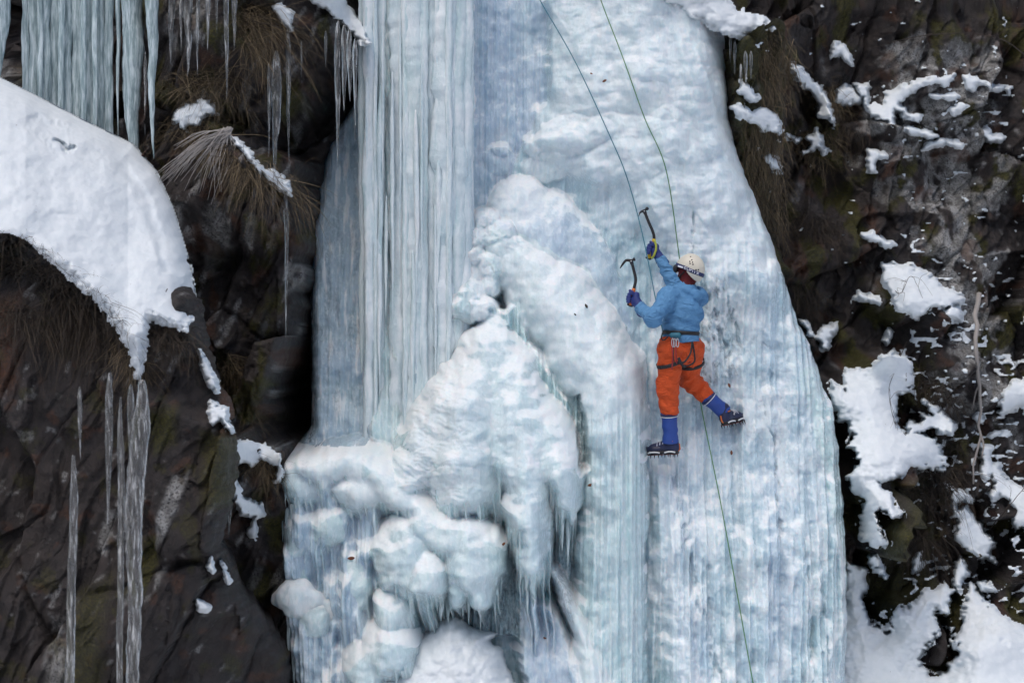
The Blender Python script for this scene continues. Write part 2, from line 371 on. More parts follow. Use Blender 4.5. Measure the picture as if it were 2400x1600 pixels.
    main = main + mk * hang * (.030 * fA + .022 * fB + .006 * fC)
    frost = frost * (1 - mk) + mk * ((1 - hang) * (.66 + .25 * sstep(.3, .6, main)) + hang * (.28 + .30 * pn(PX / 12, PY / 900, 51))); tint = np.where(main > .02, .15, tint); calm = np.maximum(calm * (1 - mk), mk * (1 - hang)); H = smax(H, main, .03)
    # hollow left of the ridge, hung with a small curtain
    hol = pm([(1150, 728), (1172, 722), (1186, 726), (1215, 712), (1240, 800), (1300, 880), (1338, 955), (1350, 1070), (1335, 1060), (1300, 1000), (1262, 940), (1230, 840), (1195, 765), (1160, 742)], 8)
    H = H * (1 - hol) + hol * (.40 + .05 * fA + .04 * fB); frost *= (1 - .8 * hol); tint = np.where(hol > .5, .2, tint); dark = np.maximum(dark, hol * .14 * sstep(-.2, .3, fB)); calm *= 1 - hol  # shade of the hollow faintly painted into the colour
    # --- the cascade in the middle: overlapping flows that start at one point and swell downward
    flows = [[(1088, 850, 44, .50), (1036, 950, 64, .70), (1000, 1040, 70, .82), (970, 1112, 60, .84)],
             [(1158, 748, 30, .42), (1136, 840, 84, .72), (1104, 960, 120, .92), (1085, 1060, 128, 1.0), (1090, 1115, 108, .98)],
             [(1178, 765, 36, .46), (1194, 880, 86, .76), (1212, 990, 100, .96), (1232, 1100, 76, 1.08), (1240, 1200, 56, 1.14), (1244, 1290, 44, 1.06)],
             [(1222, 900, 56, .68), (1276, 1010, 74, .92), (1308, 1090, 66, 1.02), (1318, 1150, 48, .95)]]
    cone = np.full_like(H, -9.)
    for i, f in enumerate(flows): cone = smax(cone, ridge_line(X, Y, f), .18)
    fr = sstep(1150, 1040, X + 40 * pn(X / 60, Y / 60, 59)) * sstep(790, 900, Y)      # frilled on its left half only
    cone = cone - .030 * fr * billow(X / 40 + .6 * n2, Y / 17 + .8 * n1, 3, 61) - .03 * billow(X / 90, Y / 56, 3, 63)
    ck = ((cone > H - .02) & (cone > .02)).astype(np.float32); H = smax(H, cone, .03); G = np.maximum(G, cone); frost = np.where(ck > 0, .50 + .35 * fr, frost); tint = np.where(ck > 0, .3, tint); dark *= 1 - ck; calm = np.maximum(calm, ck)
    # --- shelf under the column foot and the blue curtain below it
    she = smax(ridge_line(X, Y, [(672, 1112, 36, .56), (740, 1092, 52, .70), (830, 1074, 54, .78), (900, 1104, 62, .80), (960, 1150, 58, .82), (1030, 1205, 46, .84)]), smax(ell(X, Y, 720, 1128, 60, 42, .3, .38), ell(X, Y, 862, 1130, 70, 56, .34, .42), .05), .06)
    bf = .70 * np.sqrt(np.clip(1 - np.abs(np.clip((X - 800) / 165, -1, 1)) ** 4, 0, 1)) - .12 * sstep(1150, 1560, Y) + .045 * fA + .03 * fB + .008 * fC
    bf = bf - .10 + .16 * fbm(PX / 70, PY / 150, 3, 73); bl = sstep(1040, 1090, Y) * sstep(945, 895, X); H = np.maximum(H, np.where(bl > 0, bf * bl, -1)); tint = np.where(bl > .3, .85, tint); frost = np.where(bl > .3, .12 + .30 * pn(PX / 15, PY / 300, 71), frost); dark = np.maximum(dark, .22 * bl * sstep(.2, .7, pn(PX / 20, PY / 160, 77)))
    k = sstep(.3, .55, she); H = smax(H, she, .04); G = np.maximum(G, she); frost = np.maximum(frost * (1 - k), k * .80 * sstep(1230, 1090, Y - .4 * (X - 800))); calm = np.maximum(calm, k * sstep(1180, 1120, Y)); tint = np.where(k > .5, .35, tint)
    # --- recesses under the bulbs, their shade partly painted in with the dark tone
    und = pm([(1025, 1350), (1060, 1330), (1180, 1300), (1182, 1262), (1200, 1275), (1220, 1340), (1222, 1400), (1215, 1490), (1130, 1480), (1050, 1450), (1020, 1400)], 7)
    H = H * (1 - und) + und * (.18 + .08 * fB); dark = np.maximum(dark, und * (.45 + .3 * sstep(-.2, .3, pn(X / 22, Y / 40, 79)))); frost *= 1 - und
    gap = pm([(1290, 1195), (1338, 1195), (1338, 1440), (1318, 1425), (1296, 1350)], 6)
    H = H * (1 - gap) + gap * (.22 + .06 * fB); dark = np.maximum(dark, gap * .5); frost *= 1 - gap  # dark grey ice, deepened with painted shade
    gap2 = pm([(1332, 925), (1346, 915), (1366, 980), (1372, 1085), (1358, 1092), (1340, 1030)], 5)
    H = H * (1 - gap2) + gap2 * (.32 + .1 * fB); dark = np.maximum(dark, gap2 * .5); frost *= 1 - gap2  # gap at the curtain edge: shade painted into the ice colour
    # --- bulbs
    for cx, cy, rx, ry, h, dp, fz in [(1020, 1215, 62, 44, .86, .3, .5), (962, 1280, 74, 96, .92, .42, .42), (1014, 1318, 46, 56, 1.0, .32, .42), (1075, 1236, 84, 44, .93, .28, .55), (1116, 1284, 70, 92, .98, .42, .45), (1078, 1352, 28, 44, .82, .24, .35), (1132, 1345, 34, 60, .86, .26, .35), (932, 1405, 44, 60, .82, .34, .45), (925, 1485, 68, 68, .92, .40, .42), (876, 1525, 54, 60, .82, .32, .42), (752, 1425, 40, 52, .60, .25, .4), (712, 1235, 40, 62, .58, .22, .35), (850, 1345, 40, 70, .62, .2, .3), (790, 1215, 36, 50, .66, .2, .3), (705, 1330, 34, 60, .52, .2, .25)]:
        e = ell(X, Y, cx, cy, rx, ry, dp, h - dp, 2.2); k = sstep(h - dp + .01, h - dp * .45, e); e = e + .02 * k * (pn(X / 34, Y / 30, 87) + .5 * fB * sstep(cy - ry * .2, cy + ry, Y)); e2 = e > H; H = smax(H, e, .05); G = np.maximum(G, e)
        kk = k * e2; frost = frost * (1 - kk) + kk * fz; dark *= 1 - kk; tint = np.where(kk > .4, .15, tint); calm = np.maximum(calm, kk)
    # fringes: under every swelling the ice hangs on, thinning at a rate that differs from thread to thread
    q = .30 + 2.2 * np.abs(pn(PX / 21, PY * 0, 95)) + 1.5 * np.abs(pn(PX / 7.5, PY / 900, 96)); q = q * (1 + 1.6 * und + .8 * gap)
    rate = q * np.gradient(pys)[:, None] / 272; D = G.copy()
    for i in range(1, len(pys)): D[i] = np.maximum(G[i], D[i - 1] - rate[i])
    fk = (D > H + .012) & (D > .05) & (PX < 1345); H = np.where(fk, D, H); frost = np.where(fk, .30 + .3 * pn(PX / 9, PY / 300, 97), frost); tint = np.where(fk, .2, tint); dark = np.where(fk, 0, dark); calm = np.where(fk, 0, calm)
    # hollow where the cone overhangs the bulbs
    # lilac ice and pale rib below
    lil = pm([(1215, 1350), (1300, 1400), (1400, 1660), (1240, 1660), (1215, 1500)], 14); tint = np.where(lil > .5, 1, tint); frost = np.where(lil > .5, .30 + .4 * pn(X / 16, Y / 26, 91), frost)
    H = np.where(lil > 0, H + lil * (.36 - H * .6), H)
    rib = ridge_line(X, Y, [(1298, 1325, 14, .46), (1330, 1400, 22, .5), (1372, 1500, 32, .55), (1420, 1680, 46, .6)]); H = smax(H, rib, .05); frost = np.maximum(frost, sstep(.1, .4, rib) * .8)
    # --- right-hand face
    rf = sstep(1512, 1530, X) * sstep(520, 760, Y)
    H += rf * (.05 * (ridged(PX / 85, PY / 1400, 2, 101) - 1) + .02 * fA)
    wp = sstep(-.35, .6, fbm(X / 60, Y / 130, 4, 111)); frost = np.where(rf > .5, np.maximum(frost * .3, .16 + .62 * wp), frost); tint = np.where(rf > .5, .55 + .5 * pn(PX / 80, PY / 1200, 113), tint)
    H += rf * (.030 * wp + .009 * fB + .014 * fA + sstep(1080, 1300, Y) * (.20 * np.clip(1 - ((X - 1740) / 260) ** 2, 0, 1) + .05 * fbm(X / 75, Y / 150, 3, 116) + .03 * fA) + .012 * fbm(X / 26, Y / 60, 3, 115) + .012 * billow(PX / 9, PY / 16, 2, 117)); calm *= 1 - rf
    rib2 = sstep(46, 10, np.abs(X - interp([(1080, 1548), (1400, 1575), (1640, 1600)], Y))) * sstep(1070, 1120, Y); H += .10 * rib2; frost = np.maximum(frost, .75 * rib2 * (.6 + .4 * wp))
    edge = sstep(1880, 1930, X - .25 * (Y - 1000)) * sstep(820, 900, Y); tint = np.where(edge > .5, .05, tint); frost = frost * (1 - edge) + edge * .30
    for pts, w, am in [([(650, 1640), (700, 1668), (760, 1680), (850, 1705), (900, 1712)], 12, .5), ([(660, 1690), (760, 1725), (840, 1740)], 9, .3), ([(960, 1790), (1010, 1805), (1060, 1815), (1150, 1823), (1250, 1826)], 7, .42), ([(780, 1790), (850, 1806), (960, 1806)], 7, .2), ([(1080, 1575), (1180, 1592), (1300, 1612), (1420, 1640), (1500, 1662), (1600, 1690)], 14, .14), ([(1250, 1880), (1400, 1890), (1600, 1900)], 8, .16), ([(1350, 1920), (1600, 1940)], 6, .12), ([(480, 1612), (610, 1620)], 5, .15)]:
        cx = interp(pts, Y); y0, y1 = pts[0][0], pts[-1][0]; k = sstep(w, w * .3, np.abs(X - cx + 5 * pn(Y / 30, X / 200, 119))) * sstep(y0 - 40, y0 + 40, Y) * sstep(y1 + 40, y1 - 40, Y)
        k = k * sstep(-.25, .3, fbm(X / 12, Y / 50, 3, 121)); H -= .03 * k; dark = np.maximum(dark, am * k); frost *= 1 - .7 * k
    # crumbly ice right of the climber's chest
    cr = pm([(1630, 660), (1690, 650), (1735, 860), (1650, 920), (1630, 860)], 25); H += cr * .04 * billow(X / 14, Y / 34, 3, 131); dark = np.maximum(dark, cr * .65 * sstep(.05, .45, fbm(X / 9, Y / 30, 3, 133)))
    # solid ice behind the fused columns
    fil = sstep(855, 872, X) * sstep(1108, 1098, X) * (Y < interp([(850, 1120), (930, 1060), (1000, 960), (1060, 880), (1108, 800)], X))
    hb = np.clip(YB(PY) - 13.76 + .05 * sstep(860, 950, X), .12, 1.2) + .03 * fA + .015 * fB
    H = np.where(fil > 0, np.maximum(H, H * (1 - fil) + fil * hb), H); frost = np.where(fil > .5, .35 + .3 * pn(PX / 12, PY / 700, 193), frost); tint = np.where(fil > .5, .15, tint)
    # --- relief everywhere
    vert = 1 - np.clip(calm, 0, 1)
    H += calm * (.010 * fbm(PX / 75, PY / 50, 2, 141) + .006 * billow(PX / 46, PY / 30, 2, 145) + .006 * fA) + vert * (.016 * fA + .010 * fB + .004 * fC + .007 * fbm(PX / 22, PY / 40, 3, 149)) + .045 * n1
    # dome: flowing runnels and thin crust edges
    H += dome * (.025 * billow(X / 110, Y / 44, 3, 161) + .03 * (ridged((X - .35 * Y) / 75, (Y + .3 * X) / 260, 2, 163) - 1))
    # hoar and blown snow lie where the ice faces the sky
    up = np.gradient(blur(H, 2), axis=0) / np.gradient(pys)[:, None] * 272; fs = sstep(.12, .85, up + .25 * fbm(PX / 18, PY / 14, 3, 167))
    frost = np.clip(np.maximum(frost * .82, .95 * fs), 0, 1)
    tint = tint + .25 * fbm(PX / 60, PY / 400, 3, 171); frost = frost + .14 * fbm(PX / 30, PY / 90, 3, 173)
    # blue sheet behind the left column
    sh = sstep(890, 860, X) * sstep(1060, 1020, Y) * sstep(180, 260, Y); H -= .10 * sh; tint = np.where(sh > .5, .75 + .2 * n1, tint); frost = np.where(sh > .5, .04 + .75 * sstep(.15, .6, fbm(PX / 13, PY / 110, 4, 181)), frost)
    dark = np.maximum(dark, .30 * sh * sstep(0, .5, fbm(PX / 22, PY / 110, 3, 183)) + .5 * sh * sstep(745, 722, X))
    Yb = YB(PY).astype(np.float32)
    Yd = Yb - H
    d = (xr[:, None] - PX); Yd = Yd + .55 * (1 - np.sqrt(np.clip(1 - np.clip(1 - d / 95, 0, 1) ** 2, 0, 1)))
    d = (PX - xl[:, None]); Yd = Yd + .40 * (1 - np.sqrt(np.clip(1 - np.clip(1 - d / 40, 0, 1) ** 2, 0, 1)))
    # side walls going back to the rock
    def side(c, sgn):
        k = np.array([.1, .35, .8, 1.5, 2.4], np.float32)
        return PX[:, [c]] + sgn * np.array([0, .5, 0, -3, -8])[None], Yb[:, [c]] + 0 * k, Yd[:, [c]] + k[None]
    lx, lb, ld = side(0, -1); rx, rb, rd = side(-1, 1)
    PXa = np.concatenate([lx[:, ::-1], PX, rx], 1); Yba = np.concatenate([lb, Yb, rb], 1); Yda = np.concatenate([ld[:, ::-1], Yd, rd], 1)
    ed = lambda A: np.concatenate([np.repeat(A[:, :1], 5, 1), A, np.repeat(A[:, -1:], 5, 1)], 1)
    V = unp(PXa, ed(PY), Yba, Yda)
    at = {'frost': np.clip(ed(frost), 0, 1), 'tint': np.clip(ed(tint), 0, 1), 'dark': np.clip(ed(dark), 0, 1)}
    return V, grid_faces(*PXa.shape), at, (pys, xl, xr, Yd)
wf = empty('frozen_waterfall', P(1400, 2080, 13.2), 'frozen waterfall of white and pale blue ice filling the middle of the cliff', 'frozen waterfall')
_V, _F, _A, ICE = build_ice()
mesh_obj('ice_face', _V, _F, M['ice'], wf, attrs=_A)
def ice_depth(px, py):
    """depth of the ice seen through photo pixel (px, py)"""
    pys, xl, xr, Yd = ICE; Y = yb = float(YB(py)); q, r = px, py
    for _ in range(4):
        q, r = 1200 + (px - 1200) * Y / yb, 800 + (py - 800) * Y / yb
        i = int(np.clip(np.searchsorted(pys, r), 0, len(pys) - 1)); u = np.clip((q - xl[i]) / (xr[i] - xl[i]), 0, 1); Y = float(Yd[i, int(u * (Yd.shape[1] - 1))]); yb = float(YB(r))
    return Y

# --- the fused columns left of centre
def column(px, w, y0, y1, Y, mat, tip=None, seed=0, name='ice_column', parent=wf, step=7, nseg=18, flat=.85, lean=0, taper=.25, base=None, top=0, knob=0.):
    """a hanging column or icicle, w = half width in photo pixels"""
    n = max(int(abs(y1 - y0) / step), 8); t = np.linspace(0, 1, n); ys = y0 + (y1 - y0) * t
    s = F / Y; cx = px + lean * t + w * .35 * pn(ys / 160, ys * 0, seed) + w * .10 * pn(ys / 40, ys * 0, seed + 3)
    r = w / s * (1 - taper * t) * (1 + .16 * pn(ys / 70, ys * 0, seed + 7) + .07 * pn(ys / 22, ys * 0, seed + 9))
    if tip: r = r * np.clip((1 - t) / tip, 0.02, 1) ** .7
    if top: r = r * np.clip(t / top + .12, 0, 1) ** .6
    path = np.stack([(cx - 1200) / s, np.full(n, Y) + .02 * pn(ys / 120, ys * 0, seed + 2), CZ - (ys - 800) / s], 1)
    ph = seed * 1.7
    kn = 1 + knob * (.07 * pn(ys / 13, ys * 0, seed + 12) + .09 * pn(ys / 34, ys * 0, seed + 13)); r = r * kn
    ring = lambda i, a: 1 + .13 * pn(np.cos(a) * 1.6 + ph, np.sin(a) * 1.6 + ys[i] / 260, seed) + .06 * pn(np.cos(a) * 4 + ph, np.sin(a) * 4 + ys[i] / 90, seed + 5) + .03 * pn(np.cos(a) * 3 + ys[i] / 9, np.sin(a) * 3 + ys[i] / 12, seed + 6)
    V, Fc = tube(path, r, nseg, True, ring, flat)
    a = None
    if mat is M['ice']:
        z = np.repeat(ys, nseg); f = np.clip(.36 + .5 * fbm(z / 130 + ph, z * 0 + np.tile(np.arange(nseg), n) * .35, 3, seed), 0, 1) + (base or 0)
        a = {'frost': f, 'tint': np.clip(.1 + .4 * pn(z / 300, z * 0 + ph, seed) + (.08 * (seed % 4)), 0, 1), 'dark': np.zeros(len(z))}
    return mesh_obj(name, V, Fc, M['ice_solid'] if a else mat, parent, attrs=a)
cols = [(849, 10, 880, .40), (866, 15, 1090, .54), (880, 6, 1075, .57), (894, 12, 1100, .48), (913, 14, 985, .36), (936, 24, 1090, .50), (950, 9, 1075, .60), (970, 26, 1050, .56), (992, 12, 1030, .60), (1010, 19, 985, .52), (1040, 28, 925, .56), (1052, 9, 900, .64), (1072, 20, 890, .54), (1090, 17, 835, .50), (1103, 8, 790, .42), (924, 6, 1000, .5), (1026, 7, 960, .6), (860, 5, 1060, .56)]
for i, (px, w, y1, h) in enumerate(cols):
    column(px, w, -60, y1, 14.22 - h, M['ice'], seed=200 + i * 3, taper=.12 if w > 12 else .3, tip=.08, base=.20, knob=1.)
_r = np.random.default_rng(77)
for i in range(26):      # thinner icicles frozen onto the front of the columns, each with its own start and end
    px = _r.uniform(858, 1112); y0 = _r.uniform(-40, 620); y1 = min(y0 + _r.uniform(260, 620), interp([(850, 1080), (930, 1050), (1000, 960), (1060, 880), (1115, 780)], px) + 15)
    column(px, _r.uniform(3.5, 8), y0, y1, 14.22 - .50 - .10 * math.sin((px - 858) / 254 * 3.1) - _r.uniform(0, .06), M['ice'], tip=.5, seed=700 + i * 3, taper=.2, base=float(_r.uniform(-.1, .35)), top=.25, knob=1.2, nseg=12)
# --- icicles under the mushrooms and beside the lower bulb
for i, (px, w, y0, y1, Y) in enumerate([(1000, 10, 1345, 1410, 12.85), (1016, 8, 1345, 1432, 12.85), (1034, 12, 1355, 1455, 12.8), (1052, 9, 1350, 1462, 12.85), (1066, 6, 1360, 1420, 12.9), (1083, 9, 1330, 1445, 12.82), (1098, 6, 1330, 1462, 12.8), (1112, 7, 1320, 1440, 12.8), (1127, 5, 1330, 1478, 12.78), (1143, 6, 1310, 1430, 12.8), (1160, 5, 1300, 1462, 12.8), (1174, 4, 1290, 1400, 12.82), (1225, 8, 1300, 1400, 12.7), (1250, 10, 1290, 1420, 12.68), (1272, 7, 1290, 1390, 12.72), (1236, 6, 1310, 1440, 12.75), (1318, 6, 1165, 1290, 12.85), (1332, 7, 1150, 1330, 12.9), (1304, 4, 1165, 1250, 12.85),
        (676, 5, 1420, 1560, 12.95), (690, 7, 1430, 1640, 12.95), (704, 8, 1430, 1650, 12.9), (718, 6, 1440, 1600, 12.9), (662, 3, 1130, 1290, 13.1), (672, 5, 1190, 1370, 13.05), (684, 5, 1180, 1400, 13.0)]):
    column(px, w, y0, y1, Y, M['milky'], tip=.5, seed=400 + i * 3, name='icicle', nseg=10, step=8, taper=.3)

def ice_blob(name, balls, Yc, parent, fz=.75, h=.011, seed=0):
    """rounded lumps of ice, grown as one smooth body; balls: (px, py, radius px, depth offset)"""
    cs = [(P(x, y, Yc + o), r * Yc / F) for x, y, r, o in balls]; lo = np.min([c - r for c, r in cs], 0) - .04; hi = np.max([c + r for c, r in cs], 0) + .04
    G = np.stack(np.meshgrid(*[np.arange(lo[i], hi[i], h) for i in range(3)], indexing='ij'), -1); d = None
    for c, r in cs: e = np.linalg.norm((G - c) * [1, 1, 1.05], axis=-1) - r; d = e if d is None else smin(d, e, .05)
    d = d + .022 * pn3(G[..., 0] * 9, G[..., 1] * 9, G[..., 2] * 9, seed) + .010 * pn3(G[..., 0] * 22, G[..., 1] * 22, G[..., 2] * 14, seed + 1)
    V, Fc = surface_nets(d.astype(np.float32), lo, h); n = len(V); z = V[:, 2]; t = (z - z.min()) / (z.max() - z.min())
    return mesh_obj(name, V, Fc, M['ice'], parent, attrs={'frost': np.clip(.1 + fz * t + .2 * pn(V[:, 0] * 15, V[:, 2] * 12, seed), 0, 1), 'tint': np.full(n, .3), 'dark': np.zeros(n)})
ice_blob('ice_bulb', [(676, 1392, 30, .1), (700, 1388, 36, .12), (690, 1418, 30, .08), (728, 1410, 34, .12), (760, 1428, 40, .2), (742, 1455, 28, .15), (655, 1402, 20, .14), (716, 1436, 24, .08), (775, 1470, 30, .25)], 12.78, wf, fz=.85, seed=3)

# ------------------------------------------------------------------ rock: cliff behind, outcrop in front on the left
def crop(poly, x0, y0, s=.38265): return [(x0 + u * s, y0 + v * s) for u, v in poly]
c7 = lambda *p: crop(p, 1500, 0); c8 = lambda *p: crop(p, 1500, 1000); c4 = lambda *p: crop(p, 1600, 550, .3401); cU = lambda *p: crop(p, 1950, 800, .287)
c1 = lambda *p: crop(p, 0, 0); c2 = lambda *p: crop(p, 0, 550); c3 = lambda *p: crop(p, 0, 1000)
# (label, polygon, thickness in m)
RIGHT_SNOW = [
 ('long snow slope slanting down beside the top of the ice', c7((20, -200), (480, -200), (530, 0), (600, 70), (700, 95), (790, 130), (845, 185), (770, 195), (690, 210), (670, 240), (600, 230), (500, 195), (420, 150), (300, 80), (200, 30), (130, 0)), .16),
 ('fat snow cushion on the grassy step touching the ice edge', c7((560, 660), (610, 640), (680, 680), (740, 660), (800, 690), (865, 760), (850, 810), (760, 790), (700, 760), (640, 720), (580, 720)), .16),
 ('small snow cap halfway down the hanging dry grass', c7((750, 960), (790, 935), (840, 980), (870, 1055), (820, 1040), (790, 1000)), .09),
 ('little snow cap between the icicles and the fat snow cushion', c7((600, 560), (625, 505), (680, 540), (720, 600), (700, 630), (650, 600)), .08),
 ('thin diagonal streak of snow on the dark upper rock', c7((920, 390), (980, 420), (1060, 490), (1110, 540), (1160, 640), (1190, 770), (1160, 720), (1100, 720), (1090, 640), (1050, 560), (980, 510), (940, 450)), .05),
 ('hook-shaped snow patch high on the mossy rib', c7((1170, 350), (1190, 260), (1250, 270), (1290, 330), (1300, 400), (1260, 380), (1220, 350)), .05),
 ('rounded snow cap on top of the mossy block', c7((1190, 620), (1210, 550), (1260, 520), (1320, 545), (1370, 600), (1350, 630), (1290, 640)), .08),
 ('star-shaped snow patch under the diagonal snow streak', c7((905, 825), (960, 855), (1050, 830), (1080, 800), (1112, 830), (1100, 880), (1155, 930), (1120, 942), (1080, 905), (1000, 938), (1050, 880), (1010, 850), (950, 865)), .05),
 ('broad broken snow ledge running up to the right', c7((1320, 520), (1400, 510), (1400, 590), (1390, 650), (1500, 640), (1510, 570), (1640, 520), (1720, 480), (1840, 470), (1920, 455), (1890, 515), (1800, 515), (1700, 540), (1640, 590), (1600, 640), (1640, 690), (1730, 710), (1700, 740), (1640, 720), (1560, 680), (1550, 780), (1480, 740), (1410, 700)), .05),
 ('snow ribbon at the outer end of the broad ledge', c7((1980, 460), (2080, 485), (2170, 530), (2270, 540), (2260, 562), (2150, 545), (2070, 520), (2060, 550), (1990, 540)), .05),
 ('short flat strip of snow below the broad ledge', c7((1780, 575), (1950, 585), (1930, 612), (1830, 612)), .04),
 ('small tilted snow wedge right of the flat strip', c7((1880, 680), (1970, 630), (2030, 648), (1960, 672), (1920, 702)), .04),
 ('wavy snow strip over the grey lichen wall', c7((1620, 785), (1700, 785), (1760, 800), (1815, 830), (1790, 850), (1720, 830), (1650, 822)), .04),
 ('long thin snow strip below the wavy one', c7((1830, 855), (1950, 875), (1982, 890), (1970, 912), (1880, 892), (1800, 895), (1720, 924), (1760, 880), (1800, 868)), .04),
 ('forked snow patch near the upper outer lichen wall', c7((2050, 830), (2130, 788), (2150, 825), (2240, 840), (2230, 862), (2150, 875), (2110, 850)), .04),
 ('ragged snow splash on the rock below the mossy block', c7((1390, 1000), (1400, 915), (1500, 945), (1512, 970), (1450, 985), (1440, 1055), (1400, 1040)), .04),
 ('short snow streak under the big lichen wall', c7((1370, 1440), (1420, 1425), (1500, 1470), (1560, 1500), (1540, 1515), (1460, 1490), (1400, 1480)), .04),
 ('triangular snow field crossed by twigs on the upper ledge', c4((1380, 200), (1560, 210), (1700, 270), (1800, 360), (1930, 420), (1930, 460), (1870, 480), (1920, 530), (1920, 600), (1820, 580), (1830, 500), (1740, 510), (1680, 520), (1600, 580), (1520, 540), (1450, 490), (1460, 430), (1380, 330)), .07),
 ('small snow tongue left of the triangular snow field', c4((1180, 430), (1220, 395), (1340, 430), (1350, 470), (1270, 455)), .05),
 ('upright snow lump perched close to the ice edge', c4((930, 700), (950, 640), (1000, 625), (1050, 605), (1065, 650), (1010, 720), (1000, 790), (950, 785)), .08),
 ('thin snow drip on dark rock beside the triangular field', c4((1395, 740), (1420, 640), (1445, 680), (1430, 745), (1405, 755)), .04),
 ('narrow snow edging where the ice meets the rock', c4((810, 590), (840, 590), (905, 690), (880, 690)), .04),
 ('largest snow hump, standing beside the ice at mid height', cU((0, 320), (60, 350), (105, 395), (100, 330), (120, 230), (260, 240), (340, 180), (440, 110), (540, 100), (610, 130), (650, 200), (665, 320), (650, 380), (600, 380), (580, 430), (530, 440), (520, 550), (520, 700), (600, 750), (740, 760), (840, 800), (880, 890), (920, 1000), (900, 1050), (760, 1030), (640, 1030), (560, 1100), (450, 1130), (380, 1150), (430, 1200), (500, 1300), (570, 1400), (580, 1460), (470, 1420), (400, 1370), (350, 1400), (400, 1480), (410, 1560), (470, 1640), (380, 1700), (240, 1640), (220, 1420), (280, 1300), (200, 1270), (140, 1230), (125, 1100), (200, 1000), (200, 900), (140, 850), (170, 760), (130, 640), (60, 640), (0, 480)), .14),
 ('tilted snow wedge between brown scrub and the largest hump', cU((740, 480), (830, 520), (920, 600), (1000, 680), (980, 760), (880, 740), (820, 700), (760, 730), (640, 760), (620, 720), (640, 650), (720, 680), (750, 600), (820, 600)), .07),
 ('blocky snow patch cut by the outer edge of the view', cU((1700, 260), (1480, 330), (1410, 400), (1370, 500), (1380, 600), (1450, 580), (1530, 530), (1700, 500)), .06),
 ('bead of snow on the rock right of the dead trunk', cU((1150, 610), (1210, 580), (1240, 620), (1200, 650)), .05),
 ('slim slanting snow sliver below the bead of snow', cU((1240, 780), (1330, 730), (1390, 740), (1300, 785)), .05),
 ('branching snow gully running down the outer rocks', cU((1210, 860), (1260, 830), (1300, 860), (1290, 930), (1320, 990), (1370, 1000), (1400, 1100), (1560, 1200), (1700, 1260), (1700, 1500), (1500, 1540), (1480, 1460), (1500, 1380), (1450, 1300), (1370, 1250), (1310, 1320), (1280, 1250), (1340, 1160), (1310, 1080), (1260, 1130), (1210, 1080), (1230, 1000)), .07),
 ('crooked snow chute right of the mossy boulders', cU((960, 1190), (1050, 1210), (1150, 1270), (1140, 1300), (1060, 1290), (1010, 1320), (1020, 1380), (1090, 1350), (1170, 1450), (1250, 1560), (1330, 1640), (1290, 1720), (1330, 1800), (1230, 1770), (1080, 1670), (1000, 1620), (1040, 1440), (990, 1390), (970, 1300)), .07),
 ('leaf-shaped snow pocket low beside the ice', c8((1395, 800), (1450, 785), (1500, 880), (1500, 925), (1450, 885)), .06),
 ('tiny snow pocket on the dark boulder face', c8((1670, 890), (1680, 790), (1720, 770), (1730, 840), (1700, 885)), .05),
 ('snow slope filling the lower outer corner', c8((1270, 820), (1380, 880), (1390, 960), (1350, 1060), (1420, 1190), (1500, 1260), (1530, 1220), (1560, 1100), (1640, 1100), (1740, 1020), (1860, 958), (1920, 1000), (1890, 1080), (1900, 1140), (1800, 1140), (1830, 1240), (1780, 1330), (1700, 1420), (1780, 1520), (1870, 1500), (1940, 1400), (1920, 1300), (1980, 1200), (1990, 1080), (2030, 970), (2110, 1060), (2200, 1140), (2290, 1200), (2352, 1230), (2700, 1330), (2700, 2900), (1180, 2900), (1225, 1600), (1250, 1100)), .2),
 ('pointed snow pocket above the corner slope', c8((1920, 880), (1960, 800), (2010, 880), (1970, 960), (1950, 1000), (1925, 960)), .05),
 ('flat snow lip at the top of the corner slope', c8((2075, 948), (2130, 955), (2172, 1000), (2090, 1002)), .05),
]
LEFT_SNOW = [
 ('snow cap caught under bent twigs on a grassy tussock', c1((1060, 690), (1140, 640), (1240, 605), (1300, 640), (1335, 695), (1270, 705), (1210, 770), (1130, 770), (1150, 800), (1060, 740)), .07),
 ('arched snow ridge along the iced branch', c1((1420, 840), (1500, 890), (1590, 1010), (1680, 1055), (1770, 1105), (1780, 1190), (1700, 1160), (1620, 1085), (1540, 1000), (1470, 910)), .06),
 ('wedge of snow on the brow of the overhang', c1((1660, 50), (1720, 20), (1800, 80), (1780, 180), (1720, 120)), .05),
 ('snow strip sloping over the overhang onto the ice', c1((1840, -150), (2080, -150), (2120, 0), (2180, 80), (2240, 180), (2280, 290), (2200, 250), (2130, 190), (2060, 120), (2000, 50), (1900, 0)), .12),
 ('snow-capped tussock ring on the rock beside the ice shelf', c3((1430, 100), (1530, 75), (1640, 90), (1720, 170), (1740, 270), (1690, 340), (1690, 250), (1600, 190), (1540, 240), (1500, 200), (1430, 220), (1440, 320), (1510, 450), (1600, 460), (1620, 530), (1560, 550), (1480, 540), (1430, 440), (1408, 300)), .06),
 ('snow trickle running to the bottom beside the ice', c3((1475, 1190), (1530, 1290), (1570, 1360), (1640, 1370), (1680, 1430), (1670, 1480), (1690, 1568), (1720, 1700), (1620, 1700), (1600, 1540), (1570, 1440), (1510, 1310)), .06),
 ('icy snow fleck dripping below the tussock', c3((1520, 620), (1560, 560), (1580, 640), (1560, 690), (1530, 680)), .04),
]
